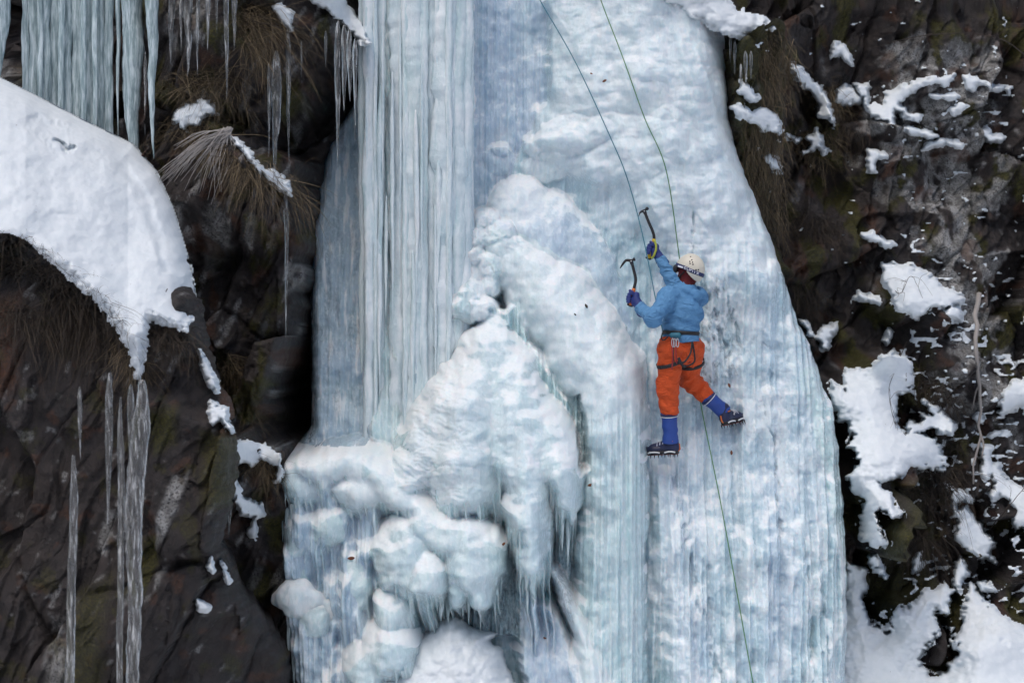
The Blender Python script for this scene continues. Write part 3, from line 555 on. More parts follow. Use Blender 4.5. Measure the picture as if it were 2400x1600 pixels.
OUT_SNOW = [
 ('narrow snow flake clinging to the outcrop edge', c2((1222, 715), (1250, 760), (1330, 900), (1330, 960), (1280, 920), (1235, 830)), .05),
 ('broken snow crust over the red leaves on the outcrop edge', c2((1285, 1020), (1330, 1040), (1390, 1070), (1395, 1140), (1425, 1190), (1410, 1212), (1350, 1130), (1300, 1170), (1275, 1100)), .05),
 ('white snow triangle in the outcrop crack', c3((1268, 850), (1295, 788), (1315, 870), (1300, 888)), .03),
 ('slim snow needle right of the white triangle', c3((1350, 820), (1375, 870), (1406, 940), (1390, 950)), .03),
 ('small snow blob low on the dark outcrop', c3((1205, 1055), (1240, 1080), (1290, 1100), (1275, 1132), (1210, 1122)), .03),
]
def lattice(rng): return np.concatenate([np.arange(a, b, s) for a, b, s in rng]).astype(np.float32)
class Sampler:
    def __init__(s, pxs, pys, Y): s.x, s.y, s.Y = pxs, pys, Y
    def __call__(s, px, py):
        px = np.asarray(px, float); py = np.asarray(py, float)
        i = np.clip(np.searchsorted(s.x, px) - 1, 0, len(s.x) - 2); j = np.clip(np.searchsorted(s.y, py) - 1, 0, len(s.y) - 2)
        u = np.clip((px - s.x[i]) / (s.x[i + 1] - s.x[i]), 0, 1); v = np.clip((py - s.y[j]) / (s.y[j + 1] - s.y[j]), 0, 1); Y = s.Y
        return (Y[j, i] * (1 - u) + Y[j, i + 1] * u) * (1 - v) + (Y[j + 1, i] * (1 - u) + Y[j + 1, i + 1] * u) * v
def ledges(PX, PY, patches, lean):
    """rock steps that carry the snow: proud at the lower edge of each patch, falling back under it"""
    out = np.zeros_like(PX)
    for lab, poly, T in patches:
        a = np.array(poly); x0, y0 = a.min(0); x1, y1 = a.max(0); y1 = min(y1, 1750); m = 70
        rs = np.where((PY[:, 0] > y0 - m) & (PY[:, 0] < y1 + 2 * m))[0]; cs = np.where((PX[0] > x0 - m) & (PX[0] < x1 + m))[0]
        if not len(rs) or not len(cs): continue
        sl = np.ix_(rs, cs); X, Y = PX[sl], PY[sl]
        sd = sdpoly(X, Y, poly); k = sstep(-24, 12, sd); t = np.clip((Y - y0) / (y1 - y0), 0, 1)
        A = lean * (y1 - y0) / 245; dn = sstep(70, 0, Y - y1)
        out[sl] = np.maximum(out[sl], A * (.25 + .75 * t) * k)
    return out
def rock_relief(X, Y, seed, amp=1.0, slope=.35, fine=.7):
    """cleaved rock: flat tilted facets, bedding steps, few cracks"""
    wx = X + 8 * fbm(X / 90, Y / 90, 3, seed); wy = Y + 8 * fbm(X / 90, Y / 90, 3, seed + 5)
    H = .28 * fbm(X / 260, Y / 260, 3, seed + 11)
    for sc, st, off, tilt, crk, k in ((190, 2.2, .42, .85, .05, 1), (80, 2.6, .14, .42, .03, 2), (34, 2.0, .045, .16, .0, 3)):
        f1, f2, r1, r2, r3, dx, dy = worley((wx + slope * wy) / sc, (wy - .3 * wx) / (sc * st), seed + k)
        e = (1, fine, fine * .7)[k - 1] * sstep(-.5, .35, pn(X / 170, Y / 150, seed + 40 + k)) ** (k > 1)
        H = H + e * (off * r1 + tilt * (r2 * dx + r3 * dy)) - e * crk * (1 - sstep(0, .05, f2 - f1))
    for k, A in ((150, .13), (47, .045), (19, .014)):      # bedding: saw-tooth steps dipping across the face
        q = (wx + (slope + .25) * wy) / k + .8 * pn(X / 140, Y / 140, seed + 23); q = q - np.floor(q); H = H + A * q * sstep(-.4, .4, pn(X / 120, Y / 90, seed + int(k)))
    return amp * (H + .02 * fbm(wx / 18, wy / 20, 4, seed + 17))
def build_cliff():
    pxs = lattice([(-900, 290, 40), (290, 880, 3.2), (880, 1640, 40), (1640, 2560, 3.2), (2560, 3400, 40)])
    pys = lattice([(-1400, -40, 30), (-40, 1640, 3.2), (1640, 2180, 20)])
    PX, PY = np.meshgrid(pxs, pys)
    X = PX + 14 * fbm(PX / 60, PY / 60, 3, 301); Y = PY + 14 * fbm(PX / 60, PY / 60, 3, 305)
    pm = lambda poly, s: sstep(-s, s, sdpoly(X, Y, poly))
    right = sstep(1500, 1600, PX)
    base = 15.1 + .0009 * (PX - 1700) * right - .00055 * (PY - 800) * right - .70 * (1 - right)
    base = base + 1.6 * sstep(800, 880, PX) * sstep(1690, 1560, PX)
    base = base - .5 * sstep(1500, 1720, PX) * sstep(2000, 1720, PX) * sstep(1000, 200, PY)
    H = rock_relief(PX, PY, 311, 1.0)
    # left-hand side: overhang, recess, cave, lower buttress
    over = pm([(200, -1500), (850, -1500), (838, 130), (800, 195), (745, 290), (700, 330), (640, 335), (575, 300), (480, 330), (400, 420), (330, 420), (330, 0)], 22)
    mid = pm([(380, 280), (480, 300), (600, 330), (680, 430), (715, 500), (690, 560), (560, 600), (430, 600), (380, 480)], 30)
    low = pm([(440, 1100), (560, 1030), (640, 1000), (700, 1012), (735, 1070), (738, 1160), (735, 1350), (752, 1500), (760, 2300), (200, 2300), (200, 1150)], 14)
    cave = pm([(690, 900), (735, 780), (752, 600), (765, 440), (770, 380), (840, 260), (900, 300), (900, 1080), (690, 1010), (680, 960)], 10)
    left = 1 - right
    H += left * (.75 * over * sstep(330, 430, X) + .25 * over + .35 * mid * (1 - over) + 1.55 * low - 1.5 * cave) + left * 1.0 * pm([(380, 330), (560, 300), (745, 400), (752, 600), (735, 770), (700, 890), (660, 980), (600, 1060), (380, 1060)], 22) * (1 - over)
    H += right * ledges(PX, PY, RIGHT_SNOW, .75) + left * ledges(PX, PY, LEFT_SNOW, .6)
    # grassy step beside the top of the ice; mossy block; boulders in the lower corner
    stp = pm([(1716, 60), (1850, 70), (1850, 260), (1838, 560), (1880, 640), (1800, 640), (1700, 300)], 22); H += .45 * stp
    blk = pm([(1950, 235), (2030, 235), (2035, 370), (1960, 345)], 12); H += .3 * blk
    bould = pm([(2080, 1110), (2160, 1095), (2230, 1130), (2240, 1260), (2215, 1370), (2150, 1425), (2085, 1470), (2040, 1400), (2010, 1230)], 16); H += .35 * bould
    b2 = pm([(2190, 1400), (2250, 1380), (2255, 1450), (2240, 1530), (2190, 1585), (2150, 1540), (2185, 1470)], 12); H += .3 * b2
    lich = np.zeros_like(PX); moss = np.zeros_like(PX); rust = np.zeros_like(PX)
    # lichen-grey walls high on the right; scattered elsewhere
    lw = pm([(2150, 60), (2460, 20), (2460, 1060), (2330, 1000), (2240, 860), (2260, 700), (2200, 560), (2140, 420), (2030, 380), (2050, 300), (2120, 150)], 60)
    ln = fbm(PX / 60, PY / 75, 4, 321)
    lich = np.maximum(lich, right * sstep(.0, .35, ln + .95 * lw - .5 - .5 * sstep(.1, .5, fbm(PX / 80, PY / 60, 3, 327))) * (.4 + .6 * lw)); lich = np.maximum(lich, left * sstep(.32, .6, fbm((PX + .4 * PY) / 26, PY / 90, 4, 323)) * .7)
    lich = np.maximum(lich, pm([(2245, 900), (2272, 860), (2282, 1100), (2262, 1040), (2215, 960)], 14) * .9); lich = np.maximum(lich, pm([(472, 90), (565, 95), (545, 185), (480, 190)], 14) * .9 + pm([(485, 520), (515, 515), (505, 600), (475, 650)], 8) * .8 + pm([(545, 520), (600, 510), (590, 600), (530, 660)], 10) * .7)
    moss = sstep(.12, .5, fbm(PX / 85, PY / 130, 4, 331)); moss = np.maximum(moss, np.maximum(blk, .9 * stp)); moss = np.maximum(moss, .8 * bould)
    rust = sstep(.3, .6, fbm(PX / 70, PY / 90, 3, 341)) * .6
    rust = np.maximum(rust, pm([(1900, 560), (1960, 540), (1950, 620), (1900, 640)], 18) * .9)
    moss *= 1 - .8 * lich
    moss = np.where(cave > .3, moss * .2, moss); lich = np.where(cave > .2, 0, lich)
    Yd = base - H
    V = unp(PX, PY, np.full_like(PX, 14.6), Yd)
    # top of the cliff runs back as a plateau
    nt = len(pxs); top = V[:nt].copy()
    b1 = top.copy(); b1[:, 1] += 9; b1[:, 2] += 1.5
    V2 = np.concatenate([b1, V]); at = {k: np.concatenate([a[0], a.ravel()]) for k, a in (('lichen', np.clip(lich, 0, 1)), ('moss', np.clip(moss, 0, 1)), ('rust', np.clip(rust, 0, 1)))}
    mesh_obj('cliff', V2, grid_faces(len(pys) + 1, nt), M['rock'], attrs=at)['kind'] = 'structure'
    # the lattice was laid out at 14.6 m: sample it there
    return Sampler(pxs, pys, Yd)
CL = build_cliff()
def on_cliff(px, py):
    """point of the cliff seen through photo pixel (px, py)"""
    Y = 14.6; px = np.asarray(px, float); py = np.asarray(py, float); Y = np.full(px.shape, 14.6)
    for _ in range(4):
        Y = CL(1200 + (px - 1200) * Y / 14.6, 800 + (py - 800) * Y / 14.6)
    return np.stack([(px - 1200) * Y / F, Y, CZ - (py - 800) * Y / F], -1)
# outcrop
XO = [(480, 200), (560, 280), (640, 380), (700, 452), (770, 464), (840, 472), (900, 487), (960, 520), (1010, 545), (1050, 556), (1110, 552), (1180, 545), (1280, 520), (1400, 545), (1500, 585), (1600, 630), (2400, 700)]
def build_outcrop():
    pys = lattice([(480, 1640, 3), (1640, 2700, 26)]); u = np.concatenate([np.linspace(0, .28, 14, endpoint=False), np.linspace(.28, 1, 190)]).astype(np.float32)
    xo = interp(XO, pys) + 7 * pn(pys / 30, pys * 0, 401) + 3 * pn(pys / 9, pys * 0, 403)
    PX = (-330 + (xo + 330)[:, None] * u[None]).astype(np.float32); PY = np.repeat(pys[:, None], len(u), 1)
    X = PX + 10 * fbm(PX / 60, PY / 60, 3, 411); Y = PY + 10 * fbm(PX / 60, PY / 60, 3, 413)
    pm = lambda poly, s: sstep(-s, s, sdpoly(X, Y, poly))
    H = .5 * rock_relief(PX * 1.0, PY * .7, 421, 1.0, .55, .55)
    H += .25 * pm([(330, 900), (560, 1000), (560, 1280), (400, 1300), (330, 1100)], 30)
    base = 11.75 - .0003 * (PY - 700) + .9 * sstep(720, 480, PY)
    # lower on the right the face steps back toward the lower buttress
    base += .9 * sstep(1250, 1600, PY) * sstep(380, 640, PX)
    d = xo[:, None] - PX; base = base + .40 * (1 - np.sqrt(np.clip(1 - np.clip(1 - d / 45, 0, 1) ** 2, 0, 1)))
    H += ledges(PX, PY, OUT_SNOW, .3)
    lich = pm([(455, 1095), (448, 1140), (420, 1230), (385, 1260), (375, 1240), (400, 1160), (430, 1110)], 8) * .95; lich = np.maximum(lich, pm([(262, 1190), (280, 1200), (258, 1290), (235, 1290)], 8) * .9)
    lich = np.maximum(lich, pm([(415, 1310), (400, 1340), (385, 1370), (380, 1330)], 7) * .8); lich = np.maximum(lich, pm([(140, 1430), (190, 1460), (200, 1600), (140, 1600)], 14) * .7)
    lich = np.maximum(lich, sstep(.55, .85, fbm((PX + .5 * PY) / 30, PY / 46, 4, 431) + .3 * fbm(PX / 160, PY / 160, 2, 433)) * .6)
    moss = pm([(360, 960), (430, 950), (425, 1030), (380, 1060)], 16) * 1.0; moss = np.maximum(moss, pm([(345, 1250), (385, 1245), (375, 1330), (345, 1400), (335, 1330)], 8)); moss = np.maximum(moss, pm([(480, 1010), (550, 1020), (545, 1180), (490, 1180)], 18) * .8)
    moss = np.maximum(moss, pm([(210, 1380), (280, 1330), (270, 1600), (180, 1600)], 20) * .7); moss = np.maximum(moss, sstep(.3, .6, fbm(PX / 70, PY / 90, 4, 441)) * .5)
    rust = np.maximum(pm([(0, 700), (60, 690), (50, 900), (-30, 940)], 26) * .9, pm([(490, 900), (530, 960), (550, 1040), (520, 1010)], 8)); rust = np.maximum(rust, sstep(.4, .7, fbm(PX / 60, PY / 60, 3, 443)) * .5)
    Yd = base - H
    k = np.array([.4, 1.0, 1.8, 2.8], np.float32); ey = Yd[:, [-1]] + k[None]; ex = 1200 + (PX[:, [-1]] - 1200) * ey / Yd[:, [-1]] - np.array([4, 12, 26, 50])[None]
    PXa = np.concatenate([PX, ex], 1); Yda = np.concatenate([Yd, ey], 1); rep = lambda A: np.concatenate([A, np.repeat(A[:, -1:], 4, 1)], 1)
    V = unp(PXa, rep(PY), np.full_like(PXa, 11.75), Yda)
    o = mesh_obj('rock_outcrop', V, grid_faces(*PXa.shape), M['rock'], attrs={k: np.clip(rep(a), 0, 1) for k, a in (('lichen', lich), ('moss', moss), ('rust', rust))})
    tag(o, 'dark wet rock outcrop streaked with lichen and moss under the big snow mound', 'rock')
    return pys, xo, u, Yd
OUT = build_outcrop()
def out_depth(px, py):
    pys, xo, u, Yd = OUT; py = np.asarray(py, float); px = np.asarray(px, float)
    j = np.clip(np.searchsorted(pys, py), 0, len(pys) - 1); uu = np.clip((px + 330) / (xo[j] + 330), 0, 1); i = np.clip(np.searchsorted(u, uu), 0, len(u) - 1); return Yd[j, i]
def on_out(px, py):
    px = np.asarray(px, float); py = np.asarray(py, float); Y = np.full(px.shape, 11.75)
    for _ in range(4): Y = out_depth(1200 + (px - 1200) * Y / 11.75, 800 + (py - 800) * Y / 11.75)
    return np.stack([(px - 1200) * Y / F, Y, CZ - (py - 800) * Y / F], -1)

# ------------------------------------------------------------------ snow
def snow_patch(label, poly, T, depth, Yref, group, seed, edge=9, name='snow_patch', step=3.0):
    """a drift lying on the rock: domed, sinking into the rock along a ragged edge"""
    a = np.array(poly); x0, y0 = a.min(0) - 14; x1, y1 = a.max(0) + 14
    xs = np.arange(x0, min(x1, 2440), step); xs = np.concatenate([xs, np.arange(max(xs[-1], 0) + 30, x1, 30)]) if x1 > 2440 else xs
    ys = np.arange(y0, min(y1, 1650), step); ys = np.concatenate([ys, np.arange(1680, y1, 30)]) if y1 > 1650 else ys
    if y0 < -60: ys = np.concatenate([np.arange(y0, -60, 12), ys[ys > -60]])
    PX, PY = np.meshgrid(xs.astype(np.float32), ys.astype(np.float32))
    sd = sdpoly(PX, PY, poly) + 4 + edge * fbm(PX / 26, PY / 22, 2, seed) + (3.5 if T >= .05 else 2.5) * fbm(PX / 12, PY / 8, 2, seed + 2)
    Yr = depth(PX, PY).astype(np.float32); n = max(2, int(30 / step)); Ym = Yr
    for sh in (3, 2, 2): Ym = np.minimum.reduce([np.roll(Ym, (a, b), (0, 1)) for a in (-sh, 0, sh) for b in (-sh, 0, sh)])
    Ys = np.minimum(blur(np.minimum(Ym, blur(Yr, n) + .12), n), blur(Yr, 2) + .01)
    w = sstep(-3, 9, sd); tk = T * np.clip(sd / 60, 0, 1) ** .8
    Y = (Yr + .03) * (1 - w) + np.minimum(Ys - .02 - tk, Yr - .012) * w + .010 * fbm(PX / 30, PY / 30, 3, seed + 7) * w
    m = (sd > -4); mf = m[:-1, :-1] & m[1:, :-1] & m[1:, 1:] & m[:-1, 1:]
    if mf.sum() < 6: return None
    V = np.stack([(PX - 1200) * Y / F, Y, CZ - (PY - 800) * Y / F], -1).reshape(-1, 3)
    V, Fc, _ = compact(V, grid_faces(*PX.shape, mf))
    return tag(mesh_obj(name, V, Fc, M['snow']), label, 'snow', group)
dcl = lambda a, b: on_cliff(a, b)[..., 1]; dou = lambda a, b: on_out(a, b)[..., 1]
dtop = lambda a, b: (np.interp(a, [1500, 1560, 1640, 1700, 1760, 1830, 1900], [14.02, 14.04, 14.08, 14.18, 14.34, 14.55, 14.8]) + .0022 * np.clip(60 - b, -40, 200)).astype(np.float32)
for i, (l, p, T) in enumerate(RIGHT_SNOW): snow_patch(l, p, T, dcl if i else dtop, 14.6, 'snow lying on the outer cliff', 500 + i * 5, edge=6 if T < .1 else 9)
for i, (l, p, T) in enumerate(LEFT_SNOW): snow_patch(l, p, T, dcl, 14.6, 'snow lying on the rocks left of the ice', 700 + i * 5, edge=5, step=2.6)
for i, (l, p, T) in enumerate(OUT_SNOW): snow_patch(l, p, T, dou, 11.75, 'snow lying on the rocks left of the ice', 800 + i * 5, edge=3.5, step=2.2)
# specks of snow and rime caught on the rock, too many to count
def flecks():
    xs = np.arange(1730, 2440, 2.8); ys = np.arange(-30, 1640, 2.8); PX, PY = np.meshgrid(xs.astype(np.float32), ys.astype(np.float32))
    n = 1.2 * pn(PX / 24, PY / 13, 901) + .35 * pn(PX / 12, PY / 8, 902) + .55 * fbm(PX / 90, PY / 60, 2, 905)
    dens = .34 * sstep(1960, 2250, PX) * sstep(500, 900, PY) + .24 * sstep(2020, 2150, PX) * sstep(120, 200, PY) + .10
    sd = n - (1.10 - dens - .10); w = sstep(-.02, .18, sd)
    Yr = dcl(PX, PY).astype(np.float32); Y = Yr + .02 - .055 * w
    m = (sd > -.03) & (PX > interp(XR, PY) + 25); mf = m[:-1, :-1] & m[1:, :-1] & m[1:, 1:] & m[:-1, 1:]
    V = np.stack([(PX - 1200) * Y / F, Y, CZ - (PY - 800) * Y / F], -1).reshape(-1, 3); V, Fc, _ = compact(V, grid_faces(*PX.shape, mf))
    tag(mesh_obj('snow_flecks', V, Fc, M['snow']), 'specks of snow scattered over the outer cliff', 'snow', kind='stuff')
flecks()
# the big mound on the outcrop
def mound():
    poly = [(-420, 60), (-200, 110), (0, 182), (100, 232), (200, 284), (313, 338), (368, 402), (405, 485), (432, 570), (450, 640), (458, 700), (440, 690), (452, 740), (438, 775), (400, 770), (356, 752), (346, 790), (342, 850), (332, 890), (316, 886), (302, 820), (266, 764), (235, 720), (200, 690), (150, 640), (100, 600), (60, 560), (20, 545), (-60, 540), (-420, 520)]
    xs = np.concatenate([np.arange(-420, -20, 12), np.arange(-20, 475, 2.6)]); ys = np.arange(50, 890, 2.6)
    PX, PY = np.meshgrid(xs.astype(np.float32), ys.astype(np.float32))
    up = np.array([(-420, 60), (-200, 110), (0, 182), (100, 232), (200, 284), (313, 338), (368, 402), (405, 485), (432, 570), (450, 640), (458, 700)])
    lo = np.array([(-420, 520), (-60, 540), (20, 545), (60, 560), (150, 640), (235, 720), (300, 780), (345, 780), (400, 775), (460, 775)])
    sd = sdpoly(PX, PY, poly)
    low = sstep(520, 640, PY)
    sd = sd + (1.2 + 6 * low) * fbm(PX / 20, PY / 20, 3, 951) * low + 2 * low * pn(PX / 6, PY / 6, 953)
    yl = np.interp(PX, lo[:, 0], lo[:, 1])
    du = np.full(PX.shape, 1e9, np.float32)
    for (ax, ay), (bx, by) in zip(up[:-1], up[1:]):
        t = np.clip(((PX - ax) * (bx - ax) + (PY - ay) * (by - ay)) / ((bx - ax) ** 2 + (by - ay) ** 2), 0, 1); du = np.minimum(du, np.hypot(PX - ax - t * (bx - ax), PY - ay - t * (by - ay)))
    Y = 11.35 + .0026 * np.clip(yl - PY, 0, 500) + .75 * (1 - np.sqrt(np.clip(1 - np.clip(1 - du / 170, 0, 1) ** 2, 0, 1)))
    Y += .05 * fbm(PX / 150, PY / 110, 3, 961) + .012 * fbm(PX / 40, PY / 34, 3, 963)
    # hollows, a dent with a dark stone, ripples along the crest
    WX = PX + 9 * fbm(PX / 22, PY / 22, 3, 965); WY = PY + 9 * fbm(PX / 22, PY / 22, 3, 966)
    Y += .13 * np.clip(ell(WX, WY, 152, 342, 30, 12, 1, rot=30), 0, 1) ** 2 + .05 * np.clip(ell(WX, WY, 112, 305, 66, 32, 1, rot=20), 0, 1) ** 2
    Y += .03 * sstep(18, 0, np.abs(du - 55 - 10 * pn(PX / 50, PY / 50, 967))) * sstep(300, 420, PY) * (PY < 640)
    w = sstep(-4, 30, sd) ** .5; Y = Y + .16 * (1 - w) * (low + .2)
    m = sd > -3; mf = m[:-1, :-1] & m[1:, :-1] & m[1:, 1:] & m[:-1, 1:]
    V = np.stack([(PX - 1200) * Y / F, Y, CZ - (PY - 800) * Y / F], -1).reshape(-1, 3); V, Fc, _ = compact(V, grid_faces(*PX.shape, mf))
    tag(mesh_obj('snow_mound', V, Fc, M['snow']), 'big smooth white snow mound sloping down over the outcrop', 'snow')
    return Sampler(xs, ys, Y)
MOUND = mound()
# heap of snow at the foot of the icicles, bottom middle
def heap():
    poly = [(828, 1660), (835, 1590), (868, 1545), (930, 1520), (985, 1478), (1030, 1445), (1045, 1432), (1070, 1440), (1110, 1468), (1165, 1482), (1150, 1500), (1178, 1520), (1186, 1560), (1215, 1610), (1235, 1700), (1230, 2150), (800, 2150)]
    xs = np.arange(780, 1260, 2.6); ys = np.concatenate([np.arange(1410, 1640, 2.6), np.arange(1645, 2160, 16)]); PX, PY = np.meshgrid(xs.astype(np.float32), ys.astype(np.float32))
    sd = sdpoly(PX, PY, poly) + 5 * fbm(PX / 26, PY / 26, 3, 971)
    Y = 12.55 + .62 * (1 - np.sqrt(np.clip(1 - np.clip(1 - sd / 130, 0, 1) ** 2, 0, 1))) - .0012 * (PY - 1500) + .03 * fbm(PX / 60, PY / 50, 3, 973) + .012 * fbm(PX / 24, PY / 20, 3, 975)
    m = sd > -3; mf = m[:-1, :-1] & m[1:, :-1] & m[1:, 1:] & m[:-1, 1:]
    V = np.stack([(PX - 1200) * Y / F, Y, CZ - (PY - 800) * Y / F], -1).reshape(-1, 3); V, Fc, _ = compact(V, grid_faces(*PX.shape, mf))
    tag(mesh_obj('snow_heap', V, Fc, M['snow']), 'rounded snow heap at the foot of the waterfall below the hanging icicles', 'snow')
heap()
# snow floor of the gully; it rises to the bank the picture is taken from and on into an unseen wooded hillside, added to darken the horizon light
g = np.concatenate([-np.geomspace(3000, 14, 16), np.linspace(-12, 12, 41), np.geomspace(14, 3000, 16)]); gx, gy = np.meshgrid(g, g[::-1]); gy = gy + 4
gz = .15 * fbm(gx / 5, gy / 5, 3, 981) * (np.hypot(gx, gy) < 60) - .02 + interp([(-3004, 900), (-300, 120), (-90, 52), (-30, 17), (-6, 4.6), (0, 2.75), (3, 2.0), (9, .0), (3004, 0)], gy)
tag(mesh_obj('ground', np.stack([gx, gy, gz], -1).reshape(-1, 3), grid_faces(*gx.shape), M['ground']), kind='structure')

# ------------------------------------------------------------------ icicles left of the waterfall
ORD = ['first', 'second', 'third', 'fourth', 'fifth', 'sixth', 'seventh', 'eighth', 'ninth', 'tenth']
ic = empty('ice_curtain', P(160, 300, 13.4), 'wide fused curtain of grey icicles hanging behind the big snow mound', 'icicles')
for i, (px, w, y1, Y) in enumerate([(62, 11, 330, 13.42), (82, 15, 330, 13.40), (106, 16, 330, 13.36), (130, 17, 335, 13.4), (156, 16, 335, 13.36), (182, 19, 345, 13.38), (208, 17, 350, 13.36), (233, 15, 350, 13.4), (254, 12, 355, 13.38), (143, 8, 330, 13.28), (195, 8, 335, 13.27), (222, 7, 350, 13.28), (94, 7, 330, 13.3)]):
    column(px, w, -70, y1, Y, M['milky'], seed=1000 + i * 3, parent=ic, taper=.15, nseg=14, flat=.7)
def lone(label, px, w, y0, y1, Y, mat='clear', group=None, tip=.55, seed=0, lean=0, taper=.3, nseg=12):
    if Y > 12.4: Y = min(Y, float(dcl(np.full(9, px + .0), np.linspace(max(y0, -20), y1, 9)).min()) - .05 - w / 280)
    o = column(px, w, y0, y1, Y, M[mat], tip=tip, seed=seed, name='icicle', parent=None, nseg=nseg, step=5, taper=taper, lean=lean, top=.18 if y0 > 0 else 0)
    return tag(o, label, 'icicle', group)
g1 = 'icicles under the overhang'
lone('short fat ice drip at the upper corner beside the curtain', 4, 22, -70, 190, 13.2, 'milky', seed=1101)
lone('slender grey icicle just right of the fused curtain', 277, 6, -70, 330, 13.35, 'milky', g1, seed=1103)
lone('thickest milky icicle right of the fused curtain, reaching the snow', 313, 25, -70, 420, 13.3, 'milky', g1, tip=.35, seed=1105)
lone('long tapering icicle beside the thickest one, pointed tip', 358, 17, -70, 372, 13.3, 'milky', g1, tip=.8, seed=1107)
lone('thread-thin icicle between the two longest milky ones', 340, 3.5, 120, 320, 13.25, 'clear', g1, seed=1109)
for i, (px, w, y1) in enumerate([(402, 9, 155), (424, 5, 130), (441, 13, 178), (463, 5, 178), (487, 6, 118), (508, 4, 90), (531, 7, 232), (549, 8, 120)]):
    lone(f'{ORD[i]} clear icicle from the fused curtain, in the row at the top edge', px, w, -70, y1, 13.35, 'clear', g1, seed=1120 + i * 3)
lone('clear icicle cluster stem hanging in front of the grassy overhang', 646, 13, 120, 420, 13.45, 'clear', g1, seed=1151, tip=.6)
lone('thin side icicle touching the left of the cluster stem', 630, 4, 150, 370, 13.47, 'clear', g1, seed=1153)
lone('slim clear icicle right of the cluster stem', 676, 6, 60, 392, 13.45, 'clear', g1, seed=1155)
lone('tiny icicle under the dark brow of the overhang', 706, 3, 95, 188, 13.4, 'clear', g1, seed=1157)
lone('pair-like tiny icicle closest to the ice, under the brow', 763, 4, 72, 158, 13.3, 'clear', g1, seed=1159)
for i, (px, w, y0, y1) in enumerate([(792, 8, 50, 392), (806, 8, 60, 262), (820, 8, 70, 240), (833, 6, 90, 300)]):
    lone(f'{ORD[i]} of four icicles hanging off the snow strip beside the ice columns', px, w, y0, y1, 13.25 - .02 * i, 'clear', 'icicles off the snow strip', seed=1170 + i * 3)
lone('long thread icicle hanging from the arched snow ridge', 671, 7, 448, 800, 13.75, 'clear', seed=1191, tip=.9)
lone('stubby icicle below the arched snow ridge', 641, 5, 440, 490, 13.75, 'clear', seed=1193)
g2 = 'glassy icicles in front of the outcrop'
lone('glassy icicle column standing alone low on the outcrop', 174, 10, 1065, 1680, 10.95, 'clear', g2, tip=.02, seed=1201, lean=-12, taper=-.1)
lone('faint thin icicle above the lone glassy column', 188, 6, 905, 1075, 11.05, 'clear', g2, seed=1203)
lone('hooked clear icicle at the outer side of the triple, ending halfway', 258, 10, 872, 1232, 10.98, 'clear', g2, seed=1205, lean=-6)
lone('slim straight middle icicle of the glassy triple', 284, 8, 930, 1690, 10.95, 'clear', g2, tip=.02, seed=1207, lean=-4, taper=.05)
lone('broad ribbed icicle, widest of the glassy triple', 331, 23, 890, 1700, 10.92, 'clear', g2, tip=.02, seed=1209, lean=-30, taper=.45, nseg=16)
lone('short icicle between the triple and the snow drip', 306, 8, 900, 1130, 10.98, 'clear', g2, seed=1211)
lone('short clear icicle on the mossy edge beside the tussock', 537, 5, 1150, 1258, 12.3, 'clear', seed=1213)
for i, (px, w, y0, y1) in enumerate([(1712, 4, 85, 150), (1722, 4, 95, 175), (1736, 4, 150, 215), (1748, 5, 120, 200), (1760, 4, 120, 190)]):
    lone(f'{ORD[i]} icicle from the ice edge below the slanting snow slope', px, w, y0, y1, float(dcl(px, y0)) - .12, 'clear', 'icicles below the slanting snow slope', seed=1220 + i * 3)

# ------------------------------------------------------------------ dry grass, twigs, branches
def blades(roots, dirs, length, droop, width, seg=7, curl=.6, seed=0):
    """ribbons: roots (n,3), dirs (n,3)"""
    rg = np.random.default_rng(seed); n = len(roots); t = np.linspace(0, 1, seg + 1)[None, :, None]
    d = dirs / np.linalg.norm(dirs, axis=1, keepdims=True); L = (length * rg.uniform(.45, 1.15, n))[:, None, None]
    p = roots[:, None] + d[:, None] * L * t + np.array([0, 0, -1.])[None, None] * (droop * rg.uniform(.4, 1.3, n))[:, None, None] * L * t ** 2
    p = p + (rg.normal(size=(n, 1, 3)) * curl * L * .5) * np.sin(t * np.pi * .5) ** 2
    side = rg.normal(size=(n, 3)) * [1, .3, .6]; side -= d * (side * d).sum(1, keepdims=True); side /= np.linalg.norm(side, axis=1, keepdims=True) + 1e-9
    w = width * .8 * rg.uniform(.6, 1.3, n)[:, None, None] * (1 - .7 * t)
    A = p + side[:, None] * w; B = p - side[:, None] * w
    V = np.stack([A, B], 2).reshape(-1, 3); i = (np.arange(n)[:, None] * (seg + 1) + np.arange(seg)[None]) * 2
    return V, np.stack([i, i + 1, i + 3, i + 2], -1).reshape(-1, 4), np.repeat(rg.uniform(0, 1, n) ** 1.8, (seg + 1) * 2)
LEN = .66
